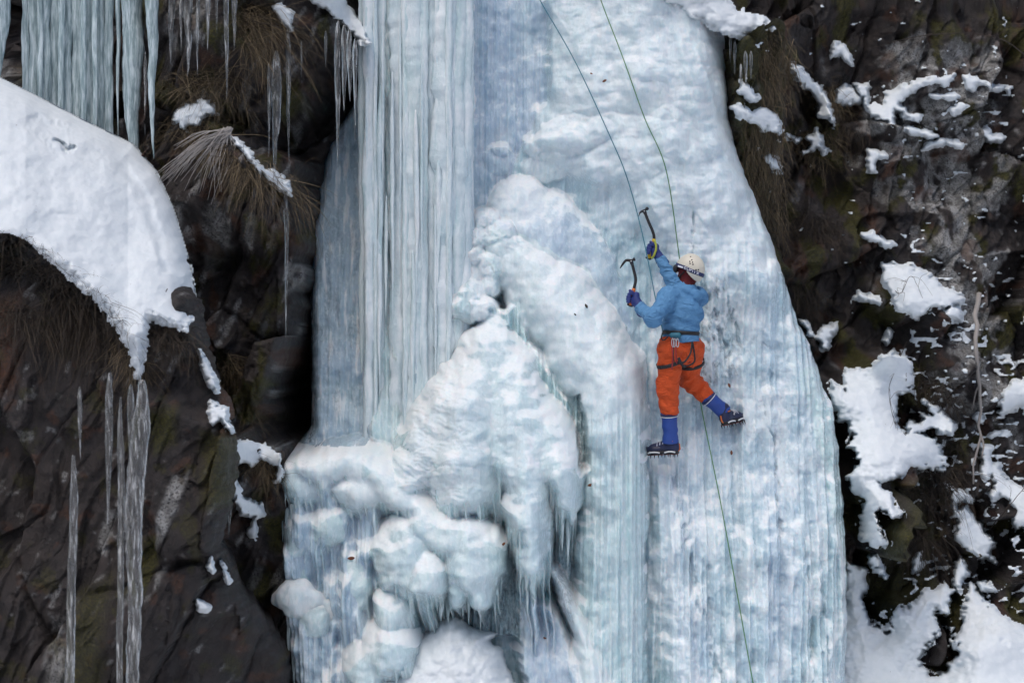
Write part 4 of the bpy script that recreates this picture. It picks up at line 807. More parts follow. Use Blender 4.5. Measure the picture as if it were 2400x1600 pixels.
def tuft(label, areas, mat, group=None, seed=0, cat='grass', name='grass_tuft'):
    """areas: (surface fn, px0, py0, px1, py1, n, direction(x,y,z), spread, length, droop, width)"""
    rg = np.random.default_rng(seed); VV = []; FF = []; TT = []; o = 0
    for k, (sf, x0, y0, x1, y1, n, dr, spread, L, droop, w) in enumerate(areas):
        t = rg.uniform(0, 1, n); jx = rg.uniform(-24, 24, n); jy = rg.uniform(-30, 30, n)
        px, py = x0 + (x1 - x0) * t + jx, y0 + (y1 - y0) * t + jy
        roots = sf(px, py); md = np.median(roots[:, 1]); dY = np.clip(roots[:, 1], md - .14, md + .06) - .01; roots *= 1; roots[:, 0] *= dY / roots[:, 1]; roots[:, 2] = CZ + (roots[:, 2] - CZ) * dY / roots[:, 1]; roots[:, 1] = dY
        d = np.array(dr)[None] + rg.normal(size=(n, 3)) * (spread * 2.3); d[:, 1] = -np.abs(d[:, 1]) * .8
        L *= LEN; V, Fc, tn = blades(roots, d, L, droop, w, seed=seed + k); VV.append(V); FF.append(Fc + o); TT.append(tn); o += len(V)
    return tag(mesh_obj(name, np.concatenate(VV), np.concatenate(FF), M[mat], smooth=False, attrs={'tone': np.concatenate(TT)}), label, cat, group)
def on_mound(px, py):
    Y = MOUND(px, py); return np.stack([(px - 1200) * Y / F, Y, CZ - (py - 800) * Y / F], -1)
gl = 'dry grass on the rocks left of the ice'; gr = 'dry grass on the outer cliff'
tuft('dark matted grass hanging below the big snow mound', [(on_out, -40, 600, 130, 660, 900, (.35, -.6, -.5), .45, .42, .7, .0028), (on_out, 110, 650, 260, 790, 900, (.55, -.5, -.45), .4, .42, .7, .0026), (on_out, -40, 700, 200, 800, 600, (.25, -.5, -.7), .4, .4, .6, .0026)], 'grass_dark', gl, 11)
tuft('brown grass spilling over the lower edge of the snow mound', [(on_mound, 80, 600, 290, 770, 230, (.7, -.7, .15), .45, .34, .8, .0019), (on_mound, 0, 560, 120, 610, 90, (.5, -.7, .4), .5, .3, .8, .0019)], 'grass_dark', gl, 12)
tuft('brown grass sheathing the head of the glassy icicles', [(on_out, 285, 800, 330, 850, 260, (.1, -.4, -1), .2, .40, .3, .0026)], 'grass', gl, 13)
tuft('short dark grass fringe under the mound tip', [(on_out, 330, 790, 440, 790, 420, (.2, -.4, -.8), .35, .28, .5, .0024)], 'grass_dark', gl, 14)
tuft('brown grass mop sweeping off the overhang brow', [(on_cliff, 560, 40, 640, 40, 420, (.75, -.5, -.35), .35, .62, .7, .0024), (on_cliff, 560, 60, 620, 120, 300, (.2, -.5, -.8), .35, .5, .5, .0024)], 'grass', gl, 15)
tuft('tangled brown grass around the snow cap under bent twigs', [(on_cliff, 390, 200, 560, 190, 500, (.1, -.6, -.3), .6, .40, .5, .0024), (on_cliff, 400, 300, 520, 310, 450, (.1, -.5, -.8), .4, .42, .5, .0024)], 'grass', gl, 16)
tuft('hanging brown grass below the arched snow ridge', [(on_cliff, 500, 350, 640, 420, 550, (.1, -.5, -1), .35, .45, .4, .0024)], 'grass', gl, 17)
tuft('drooping grass at the outer tip of the arched snow ridge', [(on_cliff, 640, 420, 710, 470, 260, (.4, -.4, -.9), .35, .36, .5, .0022)], 'grass', gl, 29)
tuft('orange-brown grass fan behind the outcrop edge', [(on_cliff, 530, 920, 570, 960, 240, (.8, -.6, .1), .35, .42, .9, .0022)], 'grass', gl, 18)
tuft('sparse grass above the orange-brown fan', [(on_cliff, 525, 850, 545, 860, 220, (.7, -.5, -.1), .25, .34, .9, .002)], 'grass', gl, 28)
tuft('brown grass beard inside the snow-ringed tussock', [(on_cliff, 560, 1085, 645, 1085, 420, (0, -.5, -1), .3, .26, .3, .0024)], 'grass', gl, 19)
def rows(x0, x1, y0, y1, n, per, dr, sp, L, w): return [(on_cliff, x0 + 4 * k % 9, y, x1 - 5 * k % 7, y + 6, per, dr, sp, L, .3, w) for k, y in enumerate(np.linspace(y0, y1, n))]
tuft('olive grass curtain hanging off the step below the slanting snow', rows(1772, 1845, 85, 225, 6, 170, (.04, -.3, -1), .2, .24, .003), 'grass', gr, 20)
tuft('long dry grass curtain hanging under the fat snow cushion', rows(1740, 1832, 300, 540, 8, 190, (.04, -.25, -1), .13, .30, .003), 'grass', gr, 21)
tuft('brown grass hanging from the mossy block', rows(1955, 2030, 248, 330, 4, 130, (0, -.3, -1), .2, .2, .003), 'grass_dark', gr, 22)
tuft('brown scrub right of the largest snow hump', [(on_cliff, 2180, 960, 2260, 1130, 420, (-.3, -.6, -.2), .7, .42, .6, .003), (on_cliff, 2150, 880, 2240, 940, 300, (.2, -.6, -.4), .6, .4, .6, .003)], 'grass_dark', gr, 23)
tuft('dark grass along the top of the mossy boulders', [(on_cliff, 2060, 1130, 2230, 1120, 520, (.05, -.5, -.9), .4, .4, .5, .0032)], 'grass_dark', gr, 27)
tuft('dark grass lower down the face of the mossy boulders', [(on_cliff, 2040, 1260, 2200, 1250, 460, (.05, -.5, -.9), .4, .4, .5, .0032)], 'grass_dark', gr, 24)
tuft('dry grass wisp between the two mossy ribs', [(on_cliff, 1900, 190, 1950, 240, 260, (.2, -.5, -.9), .4, .45, .4, .003), (on_cliff, 1880, 330, 1950, 340, 260, (.1, -.5, -.9), .35, .4, .4, .003)], 'grass', gr, 25)
tuft('rusty grass patch on the shaded wall beside the ice', [(on_cliff, 1880, 520, 1960, 540, 420, (.0, -.5, -1), .35, .38, .4, .003), (on_cliff, 1860, 660, 1900, 720, 260, (.1, -.5, -1), .3, .38, .4, .003)], 'grass_dark', gr, 26)
def twig(label, pts, r, mat='twig', group=None, branches=0, seed=0, cat='twig', name='twig', bl=.25):
    """pts world points; a bent branch with side shoots"""
    rg = np.random.default_rng(seed); p = resample(pts, 16); p = p + rg.normal(size=p.shape) * r * .5
    parts = [tube(p, np.linspace(r, r * .35, 16), 6)]
    for b in range(branches):
        i = rg.integers(3, 14); d = (p[i + 1] - p[i]); d = d / np.linalg.norm(d) + rg.normal(size=3) * .7; d /= np.linalg.norm(d); L = bl * rg.uniform(.5, 1.2)
        q = np.array([p[i], p[i] + d * L * .5 + rg.normal(size=3) * .02, p[i] + d * L - np.array([0, 0, .05])]); parts.append(tube(resample(q, 7), np.linspace(r * .5, r * .2, 7), 5))
    v, f = join(parts); return tag(mesh_obj(name, v, f, M[mat], attrs={'tone': np.full(len(v), .35)}), label, cat, group)
def cl_pts(l, off): return [on_cliff(np.array([x]), np.array([y]))[0] + np.array([0, -o, 0]) for (x, y), o in zip(l, off)]
twig('bent dark twigs arching over the snow cap on the tussock', cl_pts([(395, 285), (440, 255), (500, 262), (545, 310)], [.12, .2, .2, .15]), .004, branches=9, seed=31)
twig('dark twig crossing in front of the overhang', cl_pts([(600, 60), (680, 90), (740, 150), (790, 215)], [.2, .35, .35, .3]), .003, branches=4, seed=32)
twig('pale bare stem pointing at the cave mouth', cl_pts([(660, 300), (700, 285), (735, 262)], [.2, .3, .4]), .003, 'grass_ice', branches=1, seed=33)
twig('thin branch arching over the upper outer wall', cl_pts([(2400, 170), (2300, 110), (2150, 105), (2030, 125)], [.4, .5, .5, .3]), .006, branches=7, seed=34, bl=.4)
twig('twigs drooping across the triangular snow field', cl_pts([(2060, 640), (2095, 690), (2120, 650), (2150, 700)], [.15, .2, .25, .2]), .004, branches=10, seed=35)
twig('dark twig lying across the largest snow hump', cl_pts([(2110, 800), (2085, 860), (2068, 920), (2085, 1000)], [.25, .25, .25, .25]), .004, branches=6, seed=36)
twig('tangle of bare stems beside the crooked snow chute', cl_pts([(2300, 1240), (2340, 1180), (2390, 1120), (2430, 1080)], [.2, .3, .3, .2]), .005, branches=9, seed=37, bl=.35)
# dead trunk with grey bark
twig('slim dead grey trunk standing on the outer rocks', cl_pts([(2282, 690), (2276, 820), (2284, 960), (2278, 1130)], [.12, .16, .16, .1]), .026, 'bark' if 'bark' in M else 'grass_ice', branches=3, seed=38, cat='tree', name='dead_tree', bl=.3)
# frosted branch fan in the recess
rg = np.random.default_rng(44); hub = on_cliff(np.array([548.]), np.array([318.]))[0] + np.array([0, -.28, 0]); parts = []
for k in range(70):
    a = R(rg.uniform(195, 265)) if k > 18 else R(rg.uniform(208, 222)); L = rg.uniform(.35, .75) if k < 19 else rg.uniform(.25, .6)
    e = hub + np.array([math.cos(a) * L, rg.uniform(-.12, .1), math.sin(a) * L]); mid = (hub + e) / 2 + np.array([rg.normal() * .03, 0, .05]); parts.append(tube(resample([hub + rg.normal(size=3) * .02, mid, e], 6), np.linspace(.0045, .0015, 6), 5))
_v, _f = join(parts); tag(mesh_obj('iced_branch', _v, _f, M['grass_ice'], attrs={'tone': np.full(len(_v), .55)}), 'frosted fan of branches drooping under the snow-capped tussock', 'branch')
# fallen leaves frozen to the ice
def leaf(label, px, py, s, Y=None, seed=0, mat='leaf'):
    rg = np.random.default_rng(seed); Y = (Y or ice_depth(px, py)) - .012; c = P(px, py, Y); a = rg.uniform(0, 6.28); n = 7; V = []
    for t in np.linspace(0, 1, n):
        w = s * .5 * math.sin(math.pi * min(.98, .06 + .94 * t)) ** .8
        for q in (-1, 0, 1): V.append([(t - .5) * 2 * s, -abs(q) * .3 * s - .25 * s * math.sin(3 * t), q * w])
    V = np.array(V); ca, sa = math.cos(a), math.sin(a); V = np.stack([V[:, 0] * ca - V[:, 2] * sa, V[:, 1], V[:, 0] * sa + V[:, 2] * ca], 1) + c
    Fc = [[i * 3 + j, (i + 1) * 3 + j, (i + 1) * 3 + j + 1, i * 3 + j + 1] for i in range(n - 1) for j in range(2)]
    o = mesh_obj('dead_leaf', V, Fc, M[mat]); md = o.modifiers.new('solid', 'SOLIDIFY'); md.thickness = .0012
    tag(o, label, 'leaf', 'dead leaves frozen to the ice')
leaf('red-brown leaf on the blue curtain below the ice shelf', 823, 1307, .028, seed=1)
leaf('dark leaf under the raised boot near the green rope', 1714, 1060, .02, seed=2)
leaf('reddish leaf high up between the two ropes', 1417, 190, .02, seed=3)
leaf('tiny dark leaf left of the reddish one between the ropes', 1386, 173, .012, seed=4)
leaf('faded leaf right of the bent orange trouser leg', 1709, 903, .02, seed=5)
leaf('orange leaf stuck beside the hanging curtain top', 1383, 1136, .022, seed=6)
leaf('small leaf wedged between the snow-white bulbs', 1180, 1274, .018, seed=7)
leaf('black sliver of leaf on the main white ridge', 1374, 717, .02, seed=8, mat='twig')
leaf('dark crumb on the main white ridge below the sliver', 1348, 737, .012, seed=9, mat='twig')
leaf('brown leaf low on the lilac ice', 1277, 1494, .014, seed=10)

# ------------------------------------------------------------------ ropes
M['rope_green'] = plain('green_rope', (.075, .20, .085), .6, bump=(400, .4, .002)); M['rope_blue'] = plain('blue_rope', (.04, .17, .24), .6, bump=(400, .4, .002))
def rope(name, label, pts, mat):
    """pts in photo pixels; Y None = lying against the ice"""
    q = resample([(x, y, 0) for x, y, _ in pts], 160); Y = np.array([ice_depth(x, y) - .025 for x, y, _ in q]); Y = np.array([Y[max(0, i - 4):i + 5].min() for i in range(160)])
    ref = np.interp(q[:, 1], [p[1] for p in pts], [p[2] if p[2] else 99 for p in pts]); Y = np.minimum(Y, ref)
    Y = np.convolve(np.pad(Y, 6, mode='edge'), np.ones(13) / 13, 'valid')
    tag(mesh_obj(name, *tube(np.array([P(x, y, d) for (x, y, _), d in zip(q, Y)]), .0047, 8), M[mat]), label, 'rope')
rope('climbing_rope', 'blue-green rope running down to the climber\'s chest', [(1225, -80, 14.35), (1265, 0, 14.3), (1347, 143, 14.2), (1428, 316, 14.05), (1470, 418, 13.95), (1506, 551, 13.78), (1538, 708, 13.5), (1552, 770, 13.38), (1560, 800, 13.34)], 'rope_blue')
rope('climbing_rope', 'green rope passing behind the climber down to the bottom edge', [(1385, -80, 14.2), (1408, 0, 14.14), (1459, 133, 14.06), (1510, 275, 13.98), (1561, 398, 13.92), (1592, 602, 13.8), (1612, 760, 13.7), (1643, 949, 13.62), (1694, 1204, 13.3), (1765, 1600, 12.9), (1800, 1790, 12.7), (1815, 2050, 12.6)], 'rope_green')

# ------------------------------------------------------------------ the climber
def cloth(name, col, ck):
    m = NT(name); a = m.noise(9, 3, .55, (1, 1, 1.6), (.3, .5, .2), 1.2); b = m.noise(28, 3, .6, (1, 1, 1.4), (.5, .2, .1), .8); w = m.noise(420, 1)
    c = m.mix(m.noise(6, 4), tuple(x * .82 for x in col), tuple(min(1, x * 1.12) for x in col))
    m.p(Base_Color=c, Roughness=.72, Specular_IOR_Level=.3, Normal=m.bump(w, .2, .002, m.bump(b, .6, .012, m.bump(a, 1., ck)))); return m.m
M['jacket'] = cloth('blue_jacket', (.095, .25, .46), .04); M['trousers'] = cloth('orange_trousers', (.62, .085, .018), .05)
M['gaiter'] = plain('blue_gaiter', (.015, .055, .27), .6, vary=.15, vscale=12, bump=(240, .25, .002))
M['glove'] = plain('navy_glove', (.012, .028, .16), .6, vary=.2, vscale=30, bump=(180, .3, .003))
M['boot'] = plain('boot_shell', (.012, .016, .05), .4, vary=.2, vscale=40)
M['boot_blue'] = plain('boot_blue', (.008, .014, .055), .45)
M['black'] = plain('black_webbing', (.010, .010, .013), .6)
M['steel'] = plain('dark_steel', (.05, .05, .055), .35, .8)
M['alloy'] = plain('pale_alloy', (.55, .56, .58), .35, .7)
M['white_plate'] = plain('white_plate', (.62, .64, .66), .5)
M['red'] = plain('red_cord', (.28, .015, .02), .6); M['balaclava'] = plain('dark_red_fleece', (.105, .008, .012), .85, vary=.2, vscale=40)
M['orange'] = plain('orange_strap', (.55, .14, .02), .5); M['yellow'] = plain('yellow_grip', (.55, .36, .015), .5); M['lime'] = plain('lime_loop', (.36, .40, .05), .6)
M['helmet'] = plain('ivory_helmet', (.60, .57, .48), .38, vary=.06, vscale=8); M['navy'] = plain('navy_strap', (.015, .025, .10), .6); M['print'] = plain('white_print', (.65, .68, .75), .6)
M['teal'] = plain('teal_pouch', (.02, .13, .19), .6)
def rcone(p, a, b, ra, rb):
    ba = b - a; t = np.clip(((p - a) @ ba) / (ba @ ba), 0, 1); return np.linalg.norm(p - a - t[..., None] * ba, axis=-1) - (ra + (rb - ra) * t)
def sdf_obj(name, fn, lo, hi, h, mat, parent, smooth=True):
    lo = np.array(lo) - .03; hi = np.array(hi) + .03; ax = [np.arange(lo[i], hi[i], h) for i in range(3)]
    k = 4; co = fn(np.stack(np.meshgrid(*[a[::k] for a in ax], indexing='ij'), -1))          # coarse look first, then fine only near the surface
    sh = tuple(len(a) for a in ax); up = lambda A: A.repeat(k, 0).repeat(k, 1).repeat(k, 2)[:sh[0], :sh[1], :sh[2]]
    nr = np.abs(co) < h * k * 1.8 + .02; nr = nr | np.roll(nr, 1, 0) | np.roll(nr, -1, 0); nr = nr | np.roll(nr, 1, 1) | np.roll(nr, -1, 1); nr = nr | np.roll(nr, 1, 2) | np.roll(nr, -1, 2)
    S = up(co).astype(np.float32).copy(); near = np.argwhere(up(nr)); S[tuple(near.T)] = fn(np.stack([ax[i][near[:, i]] for i in range(3)], -1))
    V, Fc = surface_nets(S, lo, h); return mesh_obj(name, V, Fc, mat, parent)
def box_of(*ps, r=.2):
    a = np.array(ps); return a.min(0) - r, a.max(0) + r
def U(fn_list, k):
    d = fn_list[0]
    for e in fn_list[1:]: d = smin(d, e, k)
    return d
man = empty('person', P(1590, 1075, 13.35), 'ice climber in blue jacket, orange trousers and ivory helmet, arms raised', 'person')
pel = P(1599, 815, 13.30); wst = P(1596, 780, 13.29); chs = P(1600, 722, 13.31); nek = P(1606, 678, 13.34); hed = P(1617, 634, 13.36)
Lsh, Lel, Lwr, Lhd = P(1566, 698, 13.22), P(1531, 745, 13.05), P(1501, 722, 13.26), P(1484, 704, 13.32)
Rsh, Rel, Rwr, Rhd = P(1633, 697, 13.46), P(1582, 668, 13.66), P(1549, 609, 13.74), P(1529, 582, 13.78)
Lhp, Lkn, Lhm, Lan = P(1574, 822, 13.24), P(1565, 905, 13.30), P(1568, 968, 13.34), P(1572, 1032, 13.37)
Rhp, Rkn, Rhm, Ran = P(1619, 824, 13.38), P(1617, 888, 13.60), P(1658, 931, 13.62), P(1696, 963, 13.63)
fw = np.array([-.62, .78, 0]); lf = np.array([-.78, -.62, 0])
# body under the clothes: one continuous surface, its hooded head in dark red fleece
hf = np.array([-.72, .58, .30]); hf /= np.linalg.norm(hf); hl = np.cross([0, 0, 1.], hf); hl /= np.linalg.norm(hl); hu = np.cross(hf, hl)
def body(p):
    q = p - hed; a, b, c = q @ hf, q @ hl, q @ hu
    head = np.sqrt((a / .098) ** 2 + (b / .078) ** 2 + ((c + .005) / .118) ** 2); head = (head - 1) * .08
    nose = rcone(p, hed + hf * .09 - hu * .01, hed + hf * .112 - hu * .035, .012, .014)
    chin = rcone(p, hed + hf * .05 - hu * .09, hed + hf * .07 - hu * .085, .035, .03)
    tor = [rcone(p, pel, wst, .12, .11), rcone(p, wst, chs, .115, .13), rcone(p, chs, nek, .12, .058), rcone(p, nek - np.array([0, 0, .01]), hed - hu * .05, .062, .062), rcone(p, Lsh, Rsh, .07, .07)]
    limb = [rcone(p, Lsh, Lel, .055, .045), rcone(p, Lel, Lwr, .045, .032), rcone(p, Rsh, Rel, .055, .045), rcone(p, Rel, Rwr, .045, .032),
            rcone(p, Lhp, Lkn, .085, .062), rcone(p, Lkn, Lan, .06, .045), rcone(p, Rhp, Rkn, .085, .062), rcone(p, Rkn, Ran, .06, .045), rcone(p, Lhp, Rhp, .1, .1)]
    return smin(U([head, nose, chin], .02), U(tor + limb, .03), .02)
sdf_obj('body', body, *box_of(hed, Lel, Lwr, Rwr, Lan, Ran, pel, r=.15), .0130, M['balaclava'], man)
def wr(p, s, a, seed): return a * pn3(p[..., 0] * s, p[..., 1] * s, p[..., 2] * s * 1.5, seed)
hemz = P(1596, 803, 13.3)[2]; hipz = pel[2]
def jacket(p):
    z = p[..., 2]
    tor = [rcone(p, pel + np.array([0, 0, .02]), wst, .150, .140), rcone(p, wst, chs - np.array([0, 0, .03]), .136, .158), rcone(p, chs - np.array([0, 0, .03]), nek - np.array([0, 0, .03]), .160, .085), rcone(p, Lsh, Rsh, .094, .094)]
    d = U(tor, .05)
    dn = np.array([0, 0, 1.]); hood = U([rcone(p, nek - fw * .07 + lf * .085 - dn * .005, nek - fw * .125 + lf * .01 - dn * .05, .034, .046), rcone(p, nek - fw * .125 + lf * .01 - dn * .05, nek - fw * .10 - lf * .09 - dn * .045, .046, .044), rcone(p, nek - fw * .10 - lf * .09 - dn * .045, nek - fw * .03 - lf * .125 + dn * .0, .044, .034)], .02)
    hood = np.maximum(hood, -(rcone(p, nek + hu * .02, nek - fw * .06 - lf * .03 + dn * .03, .075, .07)))
    col = rcone(p, nek - np.array([0, 0, .03]), nek + hu * .035 + fw * .02, .098, .094)
    d = smin(d, hood, .008); d = smin(d, col, .02); d = np.maximum(d, -rcone(p, nek, nek + hu * .14 + fw * .01, .062, .09))
    la = U([rcone(p, Lsh, Lel, .082, .068), rcone(p, Lel, Lwr, .068, .050)], .02); ra = U([rcone(p, Rsh, Rel, .082, .068), rcone(p, Rel, Rwr, .068, .050)], .02)
    d = smin(d, la, .03); d = smin(d, ra, .03)
    # folds: bunching above the belt, rings at the elbows, broad drape across the back
    zz = (z - wst[2]); fold = .010 * np.sin(58 * (z + .35 * (p[..., 0] * .5 - p[..., 1] * .4)) + 2.5 * pn3(p[..., 0] * 6, p[..., 1] * 6, z * 6, 3)) * np.exp(-((zz - .07) / .07) ** 2)
    de = np.linalg.norm(p - Lel, axis=-1); fold = fold + .008 * np.sin(95 * ((p - Lel) @ (Lwr - Lel)) / .3) * np.exp(-(de / .12) ** 2)
    de = np.linalg.norm(p - Rel, axis=-1); fold = fold + .007 * np.sin(80 * ((p - Rel) @ (Rwr - Rel)) / .3) * np.exp(-(de / .15) ** 2)
    # belt pinch
    pin = .018 * np.exp(-((zz) / .022) ** 2)
    cre = np.abs(pn3(p[..., 0] * 5 + z * 3, p[..., 1] * 5, z * 9, 23)) + .6 * np.abs(pn3(p[..., 0] * 11 - z * 5, p[..., 1] * 11, z * 15, 27))
    d = d + .9 * fold + pin + wr(p, 7, .009, 5) + wr(p, 16, .005, 9) - .010 * (cre - .35)
    hz = hemz - .02 * pn3(p[..., 0] * 5, p[..., 1] * 5, z * 0, 7) + .05 * (p[..., 0] - pel[0])
    return np.maximum(d, hz - z)
sdf_obj('jacket', jacket, *box_of(nek, Lel, Lwr, Rwr, Rsh, pel, r=.14), .0085, M['jacket'], man)
def leg_cut(p, a, b, end, d):
    n = (b - a) / np.linalg.norm(b - a); return np.maximum(d, (p - end) @ n)
def trousers(p):
    hips = U([rcone(p, Lhp + np.array([0, 0, .03]), Rhp + np.array([0, 0, .03]), .112, .112), rcone(p, pel, pel + np.array([0, 0, .09]), .135, .128)], .04)
    l = U([rcone(p, Lhp, Lkn, .110, .092), rcone(p, Lkn, Lhm, .092, .082)], .03); r = U([rcone(p, Rhp, Rkn, .108, .086), rcone(p, Rkn, Rhm + (Rhm - Rkn) * .1, .086, .072)], .03)
    l = leg_cut(p, Lkn, Lhm, Lhm, l); r = leg_cut(p, Rkn, Rhm, Rhm, r)
    d = U([hips, np.minimum(l, r)], .035)
    q = p - Rkn; f = .009 * np.sin(70 * (q @ (Rhm - Rkn)) / .2 + 3 * pn3(p[..., 0] * 8, p[..., 1] * 8, p[..., 2] * 8, 4)) * np.exp(-(np.linalg.norm(q, axis=-1) / .16) ** 2)
    q = p - Lkn; f = f + .006 * np.sin(60 * (p[..., 2] + .5 * p[..., 0])) * np.exp(-(np.linalg.norm(q - np.array([0, 0, -.08]), axis=-1) / .16) ** 2)
    q = p - (Lhp + Rhp) / 2; f = f + .006 * np.sin(75 * (p[..., 2] + .6 * p[..., 0])) * np.exp(-(np.linalg.norm(q - np.array([.03, -.1, -.06]), axis=-1) / .14) ** 2)
    cre = np.abs(pn3(p[..., 0] * 6 + p[..., 2] * 5, p[..., 1] * 6, p[..., 2] * 8, 33))
    return np.maximum(d + 1.3 * f + wr(p, 8, .010, 15) + wr(p, 18, .005, 19) - .018 * (cre - .3), p[..., 2] - wst[2] + .03)
sdf_obj('trousers', trousers, *box_of(Lhp, Rhp, Rhm, Lhm, r=.16), .0085, M['trousers'], man)
for a, b, h0, sd in ((Lkn, Lan, Lhm, 31), (Rkn, Ran, Rhm, 37)):
    ax = (b - a) / np.linalg.norm(b - a)
    def gaiter(p):
        d = rcone(p, h0 - ax * .05, b + ax * .0, .068, .060); d = smin(d, rcone(p, b - ax * .02, b + ax * .012, .058, .067), .02)
        return np.maximum(d + wr(p, 11, .006, sd) + wr(p, 24, .003, sd + 1), (p - b) @ ax - .018)
    o = sdf_obj('gaiter', gaiter, *box_of(h0, b, r=.12), .007, M['gaiter'], man)
    # elastic hem band and the buckle strap at the top
    an = np.linspace(0, 2 * np.pi, 25); s1 = np.cross(ax, [0, 1., .2]); s1 /= np.linalg.norm(s1); s2 = np.cross(ax, s1); c = h0 + ax * .012
    for nm, r, w, off, mt in (('top_band', .072, .011, 0, 'navy'), ('strap', .0725, .0035, .012, 'white_plate')):
        ring = np.array([c + ax * off + (s1 * math.cos(t) + s2 * math.sin(t)) * r for t in an]); V = np.concatenate([ring - ax * w, ring + ax * w]); n = len(an)
        ob = mesh_obj(nm, V, [[i, i + 1, n + i + 1, n + i] for i in range(n - 1)], M[mt], o); ob.modifiers.new('s', 'SOLIDIFY').thickness = .003
# --- boots with crampons
def boot(ank, toe_dir, up, L):
    f = toe_dir / np.linalg.norm(toe_dir); u = up - f * (up @ f); u /= np.linalg.norm(u); s = np.cross(f, u)
    base = ank - u * .088 - f * .055      # heel point on the sole
    W = lambda x, y, z: base + f * x + s * y + u * z
    def shell(p):
        q = p - base; x, y, z = q @ f, q @ s, q @ u
        hw = .036 + .012 * np.sin(np.clip(x / L, 0, 1) * 3.14) + .003
        top = np.interp(x, [0, .06, .12, .2, L], [.10, .105, .095, .07, .045])
        d = U([rcone(p, W(.04, 0, .05), W(.05, 0, .13), .048, .05), rcone(p, W(.04, 0, .045), W(L - .05, 0, .036), .045, .036), rcone(p, W(.07, 0, .08), W(L - .07, 0, .045), .042, .036)], .025)
        return np.maximum(d, -z + .012)
    bo = sdf_obj('boot', shell, *box_of(W(0, 0, 0), W(L, 0, 0), W(.05, 0, .17), r=.06), .0065, M['boot_blue'], man)
    # rand and sole: outline extruded
    xs = np.linspace(0, 1, 22); hw = np.interp(xs, [0, .06, .25, .5, .75, .92, 1], [.014, .034, .037, .037, .046, .034, .010])
    def slab(nm, z0, z1, g, mt, par, x0=0., x1=1.):
        k = (xs >= x0) & (xs <= x1); xx, hh = xs[k] * L, hw[k] + g; n = len(xx)
        loop = [(x, h) for x, h in zip(xx, hh)] + [(x, -h) for x, h in zip(xx[::-1], hh[::-1])]; m = len(loop)
        V = [W(x, y, z0) for x, y in loop] + [W(x, y, z1) for x, y in loop]; Fc = [[i, (i + 1) % m, m + (i + 1) % m, m + i] for i in range(m)]
        Fc += [[i, i + 1, m - 2 - i, m - 1 - i][::-1] for i in range(n - 1)] + [[m + i, m + i + 1, 2 * m - 2 - i, 2 * m - 1 - i] for i in range(n - 1)]
        return mesh_obj(nm, V, Fc, M[mt], par, smooth=False)
    slab('rand', .022, .058, .006, 'boot', bo); slab('sole', .0, .022, .005, 'black', bo)
    cr = slab('crampon', -.008, .0, .003, 'steel', man, 0, .46); slab('front_plate', -.0085, -.0005, .004, 'steel', cr, .5, 1)
    slab('snow_plate', -.0135, -.009, -.006, 'red', cr, .04, .96)
    for sg in (1, -1):      # side rails of pale alloy
        for x0, x1 in ((.06, .40), (.54, .93)):
            k = np.linspace(x0, x1, 6); y = np.interp(k, xs, hw) + .0105
            p = [W(a * L, sg * b, .006 + .008 * math.sin((a - x0) / (x1 - x0) * 3.14)) for a, b in zip(k, y)]; mesh_obj('side_rail', *tube(p, .0065, 6, flat=.5), M['white_plate'], cr)
        for x in (.08, .22, .38, .58, .70, .82):
            y = sg * (np.interp(x, xs, hw) + .005); p = [W(x * L, y, .0), W(x * L, y * 1.12, -.018), W(x * L + .002, y * 1.15, -.038)]
            mesh_obj('spike', *tube(p, [.0075, .005, .001], 5, flat=.5), M['steel'], cr)
        p = [W(.96 * L, sg * .018, -.002), W(L + .012, sg * .018, -.010), W(L + .034, sg * .018, -.026)]; mesh_obj('front_point', *tube(p, [.007, .006, .001], 5, flat=.5), M['steel'], cr)
    p = [W(.02, 0, .0), W(-.012, 0, .03), W(-.010, 0, .075)]; mesh_obj('heel_lever', *tube(p, [.008, .008, .006], 6), M['orange'], cr)
    an = np.linspace(-.15, math.pi + .15, 14); p = [W(.035 + .06 * math.sin(a) * .9, .056 * math.cos(a), .098 + .004 * math.sin(a)) for a in an]; mesh_obj('ankle_strap', *tube(resample(p, 20), .005, 6), M['orange'], cr)
    p = [W(L * .98, sg, .03) for sg in (-.03, 0, .03)]; mesh_obj('toe_bail', *tube(resample([W(L * .8, -.05, .01), W(L * .97, -.02, .045), W(L * .97, .02, .045), W(L * .8, .05, .01)], 14), .0035, 6), M['alloy'], cr)
    p = [W(.10, .05, .06), W(.12, .052, .09), W(.075, .054, .105)]; mesh_obj('buckle', *tube(p, .007, 6, flat=.4), M['alloy'], cr)
    for x, z in ((.12, .083), (.145, .076), (.17, .068)):
        mesh_obj('lace', *tube(resample([W(x, .044, z - .004), W(x + .005, 0, z + .032), W(x, -.044, z - .004)], 9), .003, 5), M['print'], bo)
boot(P(1574, 1036, 13.37), np.array([-.86, .34, -.06]), np.array([0, 0, 1.]), .275)
boot(P(1700, 968, 13.62), np.array([.62, .58, .10]), np.array([-.28, 0, 1.]), .265)
